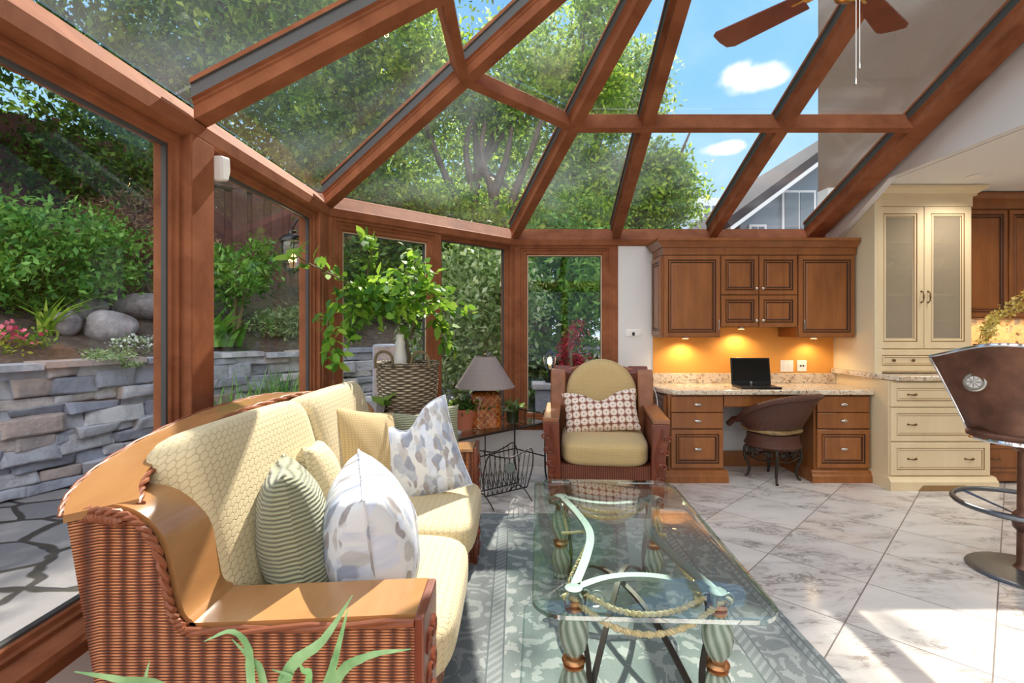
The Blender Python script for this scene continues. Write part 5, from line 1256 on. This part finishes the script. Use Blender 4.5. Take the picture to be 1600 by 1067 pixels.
# dry stone wall
t_ = thing('stone_retaining_wall', 'dry stone retaining wall of grey fieldstones behind the garden windows', 'wall', (-3.55, 5.1, -.08))
cum = [0]
for i in range(1, 60): cum.append(cum[-1]+(wq[i]-wq[i-1]).length)
def wp(s_):
    s_ = max(0, min(cum[-1]-.001, s_)); i = max(k for k in range(60) if cum[k] <= s_); i = min(i, 58)
    f_ = (s_-cum[i])/(cum[i+1]-cum[i]); p = wq[i].lerp(wq[i+1], f_); tg = (wq[i+1]-wq[i]).normalized(); return p, tg, Vector((tg.y, -tg.x, 0))
mb = MB(); back = MB()
z = -.08
while z < .93:
    h = random.uniform(.075, .15); s_ = random.uniform(0, .3)
    while s_ < cum[-1]-.2:
        l_ = random.uniform(.14, .46)*(1 if h < .11 else 1.1); hh = h*random.uniform(.95, 1.35); dp = random.uniform(.0, .07)
        zz = z+random.uniform(-.015, .015)
        p0, t0, n0 = wp(s_-.008); p1, t1, n1 = wp(s_+l_+.008); J = lambda a=.022: random.uniform(-a, a)
        v = []
        for (p, n_) in ((p0, n0), (p1, n1)):
            for (q, e) in ((-.12, 0), (dp+.02, 0), (dp+.02, 1), (-.12, 1)):
                ins = .0
                v.append(p+n_*(q+J())+Vector((J(), J(), zz+hh*e+J(.014))))
        # chamfered front face: shrink ring pushed out
        c = [v[1], v[5], v[6], v[2]]; m_ = (c[0]+c[1]+c[2]+c[3])/4; fr = [m_+(q-m_)*.82+(n0+n1)*.5*.016 for q in c]
        mb.add(v+fr, [(0, 4, 5, 1), (3, 2, 6, 7), (0, 1, 2, 3), (4, 7, 6, 5), (1, 5, 9, 8), (5, 6, 10, 9), (6, 2, 11, 10), (2, 1, 8, 11), (8, 9, 10, 11)])
        s_ += l_
    z += h*1.0
so = mb.build('stones', M['stone'], t_, angle=50)
bv = so.modifiers.new('bevel', 'BEVEL'); bv.width = .016; bv.segments = 2; bv.limit_method = 'NONE'
sm_ = so.modifiers.new('divide', 'SUBSURF'); sm_.subdivision_type = 'SIMPLE'; sm_.levels = 1; sm_.render_levels = 1
tx = bpy.data.textures.new('stone_clouds', 'CLOUDS'); tx.noise_scale = .09; tx.noise_depth = 3
dm = so.modifiers.new('rough', 'DISPLACE'); dm.texture = tx; dm.strength = .035; dm.mid_level = .5; dm.texture_coords = 'LOCAL'
mb = MB(); s_ = 0
while s_ < cum[-1]-.3:
    l_ = random.uniform(.5, 1.1); v = []; k_ = 6
    zz = .945+random.uniform(-.01, .02)
    for k in range(k_+1):
        p, tg, nr = wp(s_+l_*k/k_-.0); a = random.uniform(-.03, .03); v += [p+nr*(.12+a)+Vector((0, 0, zz)), p-nr*(.28+a)+Vector((0, 0, zz)), p-nr*(.28+a)+Vector((0, 0, zz+.05)), p+nr*(.115+a)+Vector((0, 0, zz+.05))]
    f = []
    for k in range(k_):
        for e in range(4): f.append((k*4+e, k*4+(e+1) % 4, k*4+4+(e+1) % 4, k*4+4+e))
    f += [(3, 2, 1, 0), (k_*4, k_*4+1, k_*4+2, k_*4+3)]; mb.add(v, f); s_ += l_+.02
mb.build('capstones', M['stone'], t_, smooth=False)
vs = []
for p in wq:
    i = wq.index(p); q, tg, nr = wp(cum[i]); vs += [q-nr*.08+Vector((0, 0, -.1)), q-nr*.08+Vector((0, 0, .94))]
MB().add(vs, [(2*i, 2*i+2, 2*i+3, 2*i+1) for i in range(59)]).build('core', M['earth'], t_)
# fence panels between posts
t_ = thing('garden_fence', 'dark brown board fence standing along the top of the garden slope', 'fence', (-5.6, 8, 1.9))
cf = [0]
for i in range(1, 60): cf.append(cf[-1]+(fq[i]-fq[i-1]).length)
def fp(s_):
    s_ = max(0, min(cf[-1]-.001, s_)); i = min(max(k for k in range(60) if cf[k] <= s_), 58); f_ = (s_-cf[i])/(cf[i+1]-cf[i]); p = fq[i].lerp(fq[i+1], f_); tg = (fq[i+1]-fq[i]).normalized(); return p, tg, bedz(i, 1)
mb = MB(); mr = MB(); s_ = 0.0; k = 0
while s_ < cf[-1]-.2:
    p, tg, zb = fp(s_+.07); nr = Vector((tg.y, -tg.x, 0)); h = 1.78+.02*math.sin(k)
    o = nr*(.03 if k % 2 else -.03); a = p-tg*.086+o; b = p+tg*.086+o; v = []
    for q in (a, b):
        for (e, zz) in ((-.01, zb-.1), (.01, zb-.1), (.01, zb+h), (-.01, zb+h)): v.append(q+nr*e+Vector((0, 0, zz)))
    mb.add(v, [(0, 1, 2, 3), (7, 6, 5, 4), (0, 4, 5, 1), (1, 5, 6, 2), (2, 6, 7, 3), (3, 7, 4, 0)]); s_ += .15; k += 1
mb.build('boards', M['fence'], t_, smooth=False)
s_ = 0
while s_ < cf[-1]-2.3:
    a, tg, za = fp(s_); b, _, zb = fp(s_+2.4)
    for q in (.35, 1.45): mr.tube([a+Vector((0, 0, za+q)), b+Vector((0, 0, zb+q))], .03, 4)
    pm = MB().tube([a+Vector((0, 0, za-.1)), a+Vector((0, 0, za+1.92))], .055, 4); pm.build('post', M['fence'], t_, smooth=False); s_ += 2.4
mr.build('rails', M['fence'], t_, smooth=False)
# boulders
def rock(label, x, y, r, sq=.7):
    mb = MB().superq(r, r*.8, r*sq, 2.4, 12); ph = np.random.default_rng(int(abs(x*1000+y*77))); 
    w_ = ph.normal(size=(5, 3)); 
    V = []
    for p in mb.v:
        v = Vector(p); k = 1+.10*sum(math.sin(v.dot(Vector(q))*5/r*.6+i) for i, q in enumerate(w_))/2; V.append(v*k)
    mb.v = V; o = mb.build('boulder', M['boulder'], angle=50); o.location = (x, y, bed(x, y)+r*sq*.55); o.rotation_euler = (0, 0, x*5); tag(o, label, 'rock', 'boulders in the garden bed')
rock('large pale boulder in the garden bed near the left window post', -4.25, 5.25, .23, .75); rock('mauve boulder beside the strappy leaves in the garden bed', -4.55, 5.05, .17, .8)
rock('smaller boulder behind the pale boulder in the bed', -4.75, 5.55, .19, .8); rock('flat boulder by the pink flowers at left', -5.3, 4.7, .26, .6); rock('dark long boulder at the left window post', -4.40, 6.0, .34, .45)
rock('grey boulder at the left picture edge in the bed', -5.6, 4.6, .22, .7)
# plants
def shrub(name, label, cat, c, rad, n, size, mat, clumps=None, spread=.2, group=None, up=.5, aspect=.5, extra=None, stem=True, base=None):
    zb = bed(c[0], c[1]) if base is None else base
    t_ = thing(name, label, cat, (c[0], c[1], zb), 0, group)
    P = cloudpts(c, rad, n, clumps, spread)
    fastmesh('foliage', leaf_quads(P, size, up, aspect), 4, mat, t_)
    if stem:
        mb = MB()
        for k in range(5):
            e = Vector(c)+Vector((random.uniform(-.6, .6)*rad[0], random.uniform(-.6, .6)*rad[1], random.uniform(-.2, .5)*rad[2]))
            mb.tube(smooth([(c[0]+random.uniform(-.05, .05), c[1], zb-.05), Vector((c[0], c[1], zb)).lerp(e, .5)+Vector((0, 0, .1)), e], 8), [.022*(1-.09*i) for i in range(8)], 5)
        mb.build('stems', M['twig'], t_)
    if extra:
        nm, nn, sz, mt = extra; fastmesh(nm, leaf_quads(cloudpts((c[0], c[1], c[2]+rad[2]*.5), (rad[0], rad[1], rad[2]*.7), nn, nn//2, .1), sz, .8, .9), 4, mt, t_)
    return t_
shrub('boxwood_shrub', 'big rounded bright green shrub in the garden bed at left', 'shrub', (-5.15, 5.35, 2.05), (.95, .8, .72), 9000, .075, M['leafD'], 90, .16)
shrub('boxwood_shrub', 'lower green shrub at the left picture edge of the bed', 'shrub', (-5.45, 4.75, 1.75), (.5, .5, .45), 2600, .07, M['leafD'], 40, .18)
shrub('weeping_maple', 'laceleaf maple with brownish pink threads beside the left window post', 'shrub', (-4.95, 6.75, 2.55), (.75, .7, .55), 6500, .085, M['leafM'], 60, .2, up=-.3, aspect=.16)
shrub('azalea', 'low pink flowering plant on the edge of the stone wall', 'flowers', (-4.72, 4.35, 1.12), (.55, .42, .18), 2200, .045, M['leafA'], 50, .16, extra=('flowers', 220, .05, M['flowerpink']))
shrub('alyssum', 'small clump of white flowers on the bed near the window post', 'flowers', (-3.95, 5.15, 1.08), (.24, .22, .12), 800, .035, M['leafC'], 30, .2, extra=('flowers', 150, .03, M['flowerwhite']), stem=False)
shrub('sumac_shrub', 'feathery green shrub in front of the fence in the second window', 'shrub', (-3.55, 6.35, 1.95), (.50, .4, .48), 1900, .10, M['leafD'], 34, .2, up=.9, aspect=.32)
shrub('fern_clump', 'pale ferny ground cover on the bed in the second window', 'fern', (-3.05, 6.75, 1.32), (.5, .42, .24), 2200, .07, M['leafC'], 40, .2, aspect=.3, stem=False)
shrub('fern_clump', 'green ferns below the fence at the corner post', 'fern', (-2.6, 7.2, 1.42), (.4, .4, .28), 1500, .07, M['leafB'], 30, .2, aspect=.3, stem=False)
shrub('trailing_plant', 'grey green trailing plant spilling over the wall cap', 'plant', (-3.78, 4.62, 1.0), (.26, .22, .10), 700, .035, M['leafC'], 20, .2, stem=False)
def blades(name, label, cat, c, n, h, wd, spread, mat, curl=.5, base=None):
    zb = bed(c[0], c[1]) if base is None else base; t_ = thing(name, label, cat, (c[0], c[1], zb)); V = []
    for k in range(n):
        a = random.uniform(0, 2*PI); d_ = Vector((math.cos(a), math.sin(a), 0)); s_ = Vector((-d_.y, d_.x, 0)); b = Vector((c[0], c[1], zb))+Vector((random.gauss(0, spread[0]), random.gauss(0, spread[1]), 0)); hh = h*random.uniform(.6, 1.15); q = curl*random.uniform(.4, 1.2)
        pts = [b+d_*(hh*q*f_*f_)+Vector((0, 0, hh*(f_-.28*q*f_*f_))) for f_ in (0, .3, .62, 1)]; ws = (.6*wd, wd, .8*wd, .05*wd)
        for i in range(3): V += [pts[i]-s_*ws[i], pts[i]+s_*ws[i], pts[i+1]+s_*ws[i+1], pts[i+1]-s_*ws[i+1]]
    fastmesh('blades', np.array([tuple(v) for v in V]), 4, mat, t_); return t_
blades('hosta', 'broad leaved green hosta on the wall top beside the post', 'plant', (-3.45, 5.75, 1), 40, .48, .055, (.10, .10), M['leafD'], .7)
blades('iris', 'strappy yellow green iris leaves by the mauve boulder', 'plant', (-4.55, 4.85, 1), 16, .5, .018, (.05, .05), M['leafA'], 1.0)
blades('tall_grass', 'tall bright grass at the foot of the stone wall', 'grass', (-2.50, 5.35, 0), 260, .95, .011, (.32, .18), M['leafD'], .35, base=-.08)
blades('tall_grass', 'grass tuft at the wall foot beside the left post', 'grass', (-3.0, 5.15, 0), 70, .55, .010, (.10, .10), M['leafD'], .4, base=-.08)
blades('spider_plant', 'striped spider plant in a trough outside the corner window', 'plant', (-1.62, 4.62, 0), 36, .24, .010, (.05, .05), M['leafC'], 1.2, base=.40)
tag(MB().prism([(-1.85, -.08), (-1.38, -.08), (-1.34, .41), (-1.89, .41)], 'y', 4.48, 4.76).build('planter_trough', M['darkvase'], world=True, bevel=.01), 'dark trough planter on the patio outside the corner window', 'planter')
tag(MB().prism([(-1.42, -.08), (-1.12, -.08), (-1.12, 1.12), (-1.42, 1.12)], 'y', 4.95, 5.2).build('stone_pillar', M['stone'], world=True, bevel=.02), 'tall grey stone pillar outside behind the citrus tree', 'pillar')
shrub('climbing_vine', 'leafy vine hanging over the fence behind the boxwood shrub', 'vine', (-6.0, 6.9, 3.55), (1.2, .5, .75), 5200, .085, M['leafB'], 60, .2, stem=False)
shrub('climbing_vine', 'leafy vine on the fence at the left picture edge', 'vine', (-7.6, 5.2, 3.7), (1.0, .5, .8), 4200, .085, M['leafD'], 50, .2, stem=False)
# hedge outside the corner windows
shrub('variegated_shrub', 'tall pale variegated shrub filling the window behind the lamp', 'shrub', (-.62, 6.35, 1.45), (.85, .5, 1.15), 7500, .085, M['leafC'], 90, .17, base=-.08)
shrub('green_hedge', 'yellow green leafy shrub above the variegated shrub', 'shrub', (-1.1, 8.2, 2.6), (1.5, .6, 1.0), 8000, .10, M['leafA'], 80, .17)
shrub('green_hedge', 'deep green shrub behind the citrus tree outside', 'shrub', (-2.15, 8.0, 2.5), (1.1, .6, 1.1), 6000, .10, M['leafB'], 70, .18)
shrub('conifer_shrub', 'blue green conifer behind the narrow window beside the switch', 'shrub', (.75, 7.7, 1.9), (.75, .55, 1.1), 5000, .15, M['leafD'], 80, .17, aspect=.3)
shrub('green_hedge', 'sunny green shrub at top of the narrow window', 'shrub', (1.0, 9.4, 2.9), (1.3, .6, 1.0), 6500, .10, M['leafA'], 70, .17)
shrub('dark_hedge', 'dark low hedge behind the lit stone lantern', 'shrub', (.55, 7.1, .55), (.9, .35, .7), 4500, .08, M['leafB'], 60, .18, base=-.08)
shrub('red_maple', 'small red leaved shrub by the patio seats in the narrow window', 'shrub', (.70, 6.0, 1.02), (.20, .2, .36), 700, .06, M['leafR'], 24, .2, base=-.08, aspect=.3)
# patio seats, gazebo
for k, (x, lab) in enumerate(((.80, 'nearer red metal patio chair seen through the narrow window'), (1.05, 'red metal patio chair half behind the window frame'))):
    t_ = thing('patio_chair', lab, 'chair', (x, 6.3, -.08), .4+k, 'red patio chairs', world=False)
    MB().superq(.22, .22, .02, 4, 8, (0, 0, .45)).build('seat', M['redmetal'], t_)
    for sx in (-1, 1):
        for sy in (-1, 1): MB().tube([(.18*sx, .18*sy, .44), (.22*sx, .22*sy, 0)], .014, 6).build('leg', M['redmetal'], t_)
    mb = MB().tube(smooth([(-.2, .2, .44), (-.2, .26, .95), (0, .28, 1.0), (.2, .26, .95), (.2, .2, .44)], 20), .014, 6)
    for q in (-.1, 0, .1): mb.tube([(q, .2, .46), (q, .27, .97)], .01, 5)
    mb.build('backrest', M['redmetal'], t_)
t_ = thing('patio_umbrella', 'faded terracotta patio umbrella outside beyond the narrow window', 'umbrella', (1.75, 8.4, -.08), world=False)
MB().tube([(0, 0, 0), (0, 0, 2.25)], .025, 8).build('pole', M['fence'], t_)
MB().lathe([(.95, 1.66), (.96, 1.78), (.5, 2.02), (.0, 2.2), (.0, 2.17), (.5, 1.99), (.93, 1.76), (.93, 1.66)], 8).build('canopy', M['umb'], t_, smooth=False)
# lanterns
def lantern(label, c, s_, wall=True, base=None):
    t_ = thing('garden_lantern', label, 'lantern', (c[0], c[1], c[2]-.15*s_ if base is None else base), group='garden lanterns'); c = Vector(c)
    P = lambda pr: [(r_*s_, z*s_) for r_, z in pr]
    MB().lathe(P([(.0, .235), (.012, .23), (.012, .2), (.03, .19), (.035, .165), (.07, .15), (.105, .115), (.108, .10), (.085, .10)]), 16, tuple(c)).build('roof', M['black'], t_)
    MB().lathe(P([(.085, .10), (.092, .05), (.088, -.02), (.07, -.10), (.055, -.13)]), 16, tuple(c)).build('glass', M['lanternglass'], t_)
    mb = MB()
    for k in range(6):
        a = k*PI/3; mb.tube([(c.x+r_*s_*math.cos(a), c.y+r_*s_*math.sin(a), c.z+z*s_) for r_, z in ((.09, .10), (.097, .05), (.093, -.02), (.075, -.10), (.06, -.13))], .005*s_, 4)
    mb.lathe(P([(.0, -.20), (.015, -.19), (.03, -.155), (.062, -.145), (.062, -.128), (0, -.128)]), 16, tuple(c))
    if wall == 'post': mb.lathe([(.05, base-c.z), (.05, base-c.z+.02), (.018, base-c.z+.04), (.018, -.19*s_)], 12, tuple(c))
    if wall is True: mb.tube(smooth([c+Vector((0, 0, .21*s_)), c+Vector((.05, .0, .30*s_)), c+Vector((.14, .02, .26*s_))], 8), .008, 6)
    mb.build('cage', M['black'], t_)
    MB().superq(.03*s_, .03*s_, .05*s_, 2, 8, tuple(c+Vector((0, 0, -.02*s_)))).build('bulb', M['lampglow'], t_)
    l = bpy.data.lights.new('lantern', 'POINT'); l.energy = 4*s_; l.color = (1, .75, .45); l.shadow_soft_size = .03; lo = bpy.data.objects.new('lantern', l); COL.objects.link(lo); lo.location = c
lantern('black carriage lantern on the outside of the corner post behind the citrus twig', (-1.50, 3.36, 1.79), .80)
lantern('lit lantern on the stone pedestal seen through the narrow window', (.37, 5.35, .93), .68, 'post', .705)
lantern('small lit lantern hanging on the garden fence at left', (-5.75, 7.45, 3.42), .7, True)
tag(MB().box(.22, .52, 5.22, 5.48, -.08, .64).box(.18, .56, 5.18, 5.52, .64, .70).build('stone_pedestal', M['stone'], world=True, bevel=.012, smooth=False), 'grey block pedestal under the lit lantern outside the narrow window', 'pedestal')
# trees
def tree(label, base, crowns, trunk_r, mat, n, size, ends=None, group='trees beyond the fence', trunks=1, name='tree', spread=.2, aspect=.5):
    t_ = thing(name, label, 'tree', base, 0, group)
    V = []; tot = sum(r[0]*r[1]*r[2] for _, r in crowns)
    for (c, r) in crowns:
        k = int(n*r[0]*r[1]*r[2]/tot); V.append(leaf_quads(cloudpts(c, r, k, max(12, k//70), spread), size, .4, aspect))
    fastmesh('crown', np.concatenate(V), 4, mat, t_)
    mb = MB(); b = Vector(base)
    for q in range(trunks):
        off = Vector(((q-(trunks-1)/2)*.25, (q % 2)*.2, 0)); e = [Vector(c) for c, _ in crowns]; top = b+off+Vector(((q-(trunks-1)/2)*.7, 0, (e[0].z-b.z)*.55))
        branches(mb, b+off, top, trunk_r*(1-.12*q), [v+Vector((random.uniform(-.6, .6), random.uniform(-.5, .5), random.uniform(0, .8))) for v in (e if q == 0 else random.sample(e, min(3, len(e))))], 7)
    mb.build('trunk', M['bark'], t_); return t_
tree('dark green tree overhanging the fence at the far left', (-8.2, 5.2, 2.2), [((-7.2, 5.4, 5.6), (2.0, 1.6, 1.6)), ((-8.5, 4.4, 5.0), (2.0, 1.5, 1.6)), ((-6.4, 5.2, 7.2), (1.8, 1.5, 1.3))], .16, M['leafB'], 26000, .13)
tree('leafy tree whose branches fill the near left roof pane', (-6.3, 9.2, 2.2), [((-5.4, 8.4, 6.6), (2.2, 1.6, 1.9)), ((-4.3, 7.9, 7.8), (1.8, 1.4, 1.5)), ((-6.8, 8.8, 5.0), (1.8, 1.3, 1.4)), ((-5.0, 7.4, 9.2), (2.2, 1.6, 1.3))], .2, M['leafA'], 34000, .13)
tree('tall dark tree behind the leafy tree at left', (-5.4, 13.5, 2.2), [((-5.4, 13, 7.0), (2.8, 1.6, 3.0)), ((-6.8, 13, 10.5), (3.2, 1.8, 2.4)), ((-3.6, 13, 10.8), (2.2, 1.6, 2.0))], .25, M['leafB'], 26000, .18)
tree('dense green tree in the corner roof panes', (-3.2, 11.2, 2.2), [((-3.3, 11.0, 5.0), (1.7, 1.2, 1.5)), ((-2.8, 11.2, 7.2), (1.9, 1.3, 1.6)), ((-3.8, 11.2, 9.3), (1.7, 1.2, 1.2))], .18, M['leafA'], 20000, .15)
tree('many stemmed tree with curving dark trunks above the lamp corner', (-.9, 11.8, 2.2), [((-1.3, 12.2, 7.2), (1.6, 1.0, 1.2)), ((.1, 12.4, 6.4), (1.3, 1.0, 1.1)), ((-.2, 12.4, 4.2), (1.6, .8, .8)), ((.9, 12.6, 7.8), (1.2, .9, .8))], .17, M['leafA'], 11000, .15, trunks=1, spread=.24)
tree('sunlit green tree above the narrow window', (1.3, 11.6, 2.2), [((1.3, 11.5, 4.2), (1.1, .8, 1.1)), ((2.0, 11.8, 5.3), (.9, .8, 1.0)), ((1.6, 12.0, 6.9), (1.1, .8, .9)), ((2.0, 12.0, 8.6), (.8, .7, .7))], .16, M['leafA'], 13000, .14)
tree('round sunlit tree against the blue sky left of the clouds', (3.3, 12.2, 2.0), [((3.2, 12, 4.4), (1.15, .9, 1.0)), ((3.5, 12.1, 5.1), (.75, .7, .62)), ((2.7, 12.2, 3.5), (1.2, .8, .9))], .16, M['leafA'], 15000, .13)
tree('thin tall tree with sparse leaves at the top of the roof', (2.2, 14.5, 2.0), [((2.4, 14.5, 8.6), (1.6, .9, 1.3)), ((3.6, 14.6, 8.3), (1.0, .8, 1.5)), ((.6, 14.6, 9.5), (1.4, .9, 1.2)), ((2.45, 13.2, 11.2), (.75, .8, 1.3))], .14, M['leafC'], 9500, .16, spread=.26)  # last crown is above the view, added to shade the coffee table
tree('pale tree further back behind the trunks', (-.6, 17, 2.0), [((-.8, 17, 6.0), (3.0, 1.2, 2.4)), ((1.8, 17.4, 5.0), (2.0, 1.2, 2.0))], .2, M['leafA'], 15000, .2)
bs = [o for o in bpy.data.objects if o.get('label', '').startswith('many stemmed')][0]
mb = MB()
for pts in ([(742, 352, 11), (725, 330, 11), (700, 285, 10.9), (672, 215, 10.8), (660, 180, 10.8)], [(745, 352, 11.1), (738, 300, 11.1), (728, 230, 11.2), (740, 180, 11.3)], [(770, 352, 11), (768, 300, 11), (752, 240, 11), (758, 190, 11.2)], [(790, 352, 10.9), (805, 300, 11), (832, 230, 11), (848, 180, 11.1)], [(772, 300, 11), (790, 250, 11), (800, 200, 11.2)]):
    q = smooth([at(*p) for p in pts], 16); q = [q[0]-Vector((0, 0, 2))]+q; mb.tube(q, [.12]+[.11*(1-.6*i/15) for i in range(16)], 7)
mb.build('stems', M['bark'], bs)
# neighbour's gabled house and a distant block
t_ = thing('neighbour_house', 'grey sided gabled house beyond the roof glass at right', 'house', (8.6, 13, -.1))
MB().prism([(5.5, -.1), (13, -.1), (13, 5.2), (9.2, 6.6), (5.5, 3.85)], 'y', 12.2, 19).build('walls', M['siding'], t_, smooth=False)
MB().prism([(5.0, 3.62), (9.2, 6.75), (13.6, 5.1), (13.6, 5.28), (9.2, 6.95), (4.9, 3.78)], 'y', 11.6, 19.3).build('roof', M['roofing'], t_, smooth=False)
MB().prism([(5.02, 3.52), (9.2, 6.63), (9.2, 6.74), (5.0, 3.61)], 'y', 11.6, 12.2).build('soffit', M['soffit'], t_, smooth=False)
for (a, b, z0, z1) in ((6.55, 7.25, 3.3, 4.55), (5.75, 6.05, 3.2, 3.72), (7.6, 8.3, 3.3, 5.0)):
    wn = MB().box(a-.06, b+.06, 12.13, 12.2, z0-.06, z1+.06).build('window', M['soffit'], t_, smooth=False); MB().box(a, (a+b)/2-.02, 12.11, 12.13, z0, z1).box((a+b)/2+.02, b, 12.11, 12.13, z0, z1).build('pane', M['houseglass'], wn, smooth=False)
t_ = thing('apartment_block', 'distant pale apartment block low on the horizon beside the round tree', 'building', (24, 62, -.1))
MB().box(21.5, 24.5, 60, 66, -.1, 16.6).box(22.8, 26.2, 61, 66, -.1, 17.0).box(23.2, 24, 62, 64, 17, 17.7).build('walls', M['soffit'], t_, smooth=False)
mb = MB()
for k in range(7):
    for q in range(3): mb.box(21.8+q*.95, 22.4+q*.95, 59.93, 60.0, 2+k*2.1, 3.2+k*2.1)
mb.build('windows', M['houseglass'], t_, smooth=False)
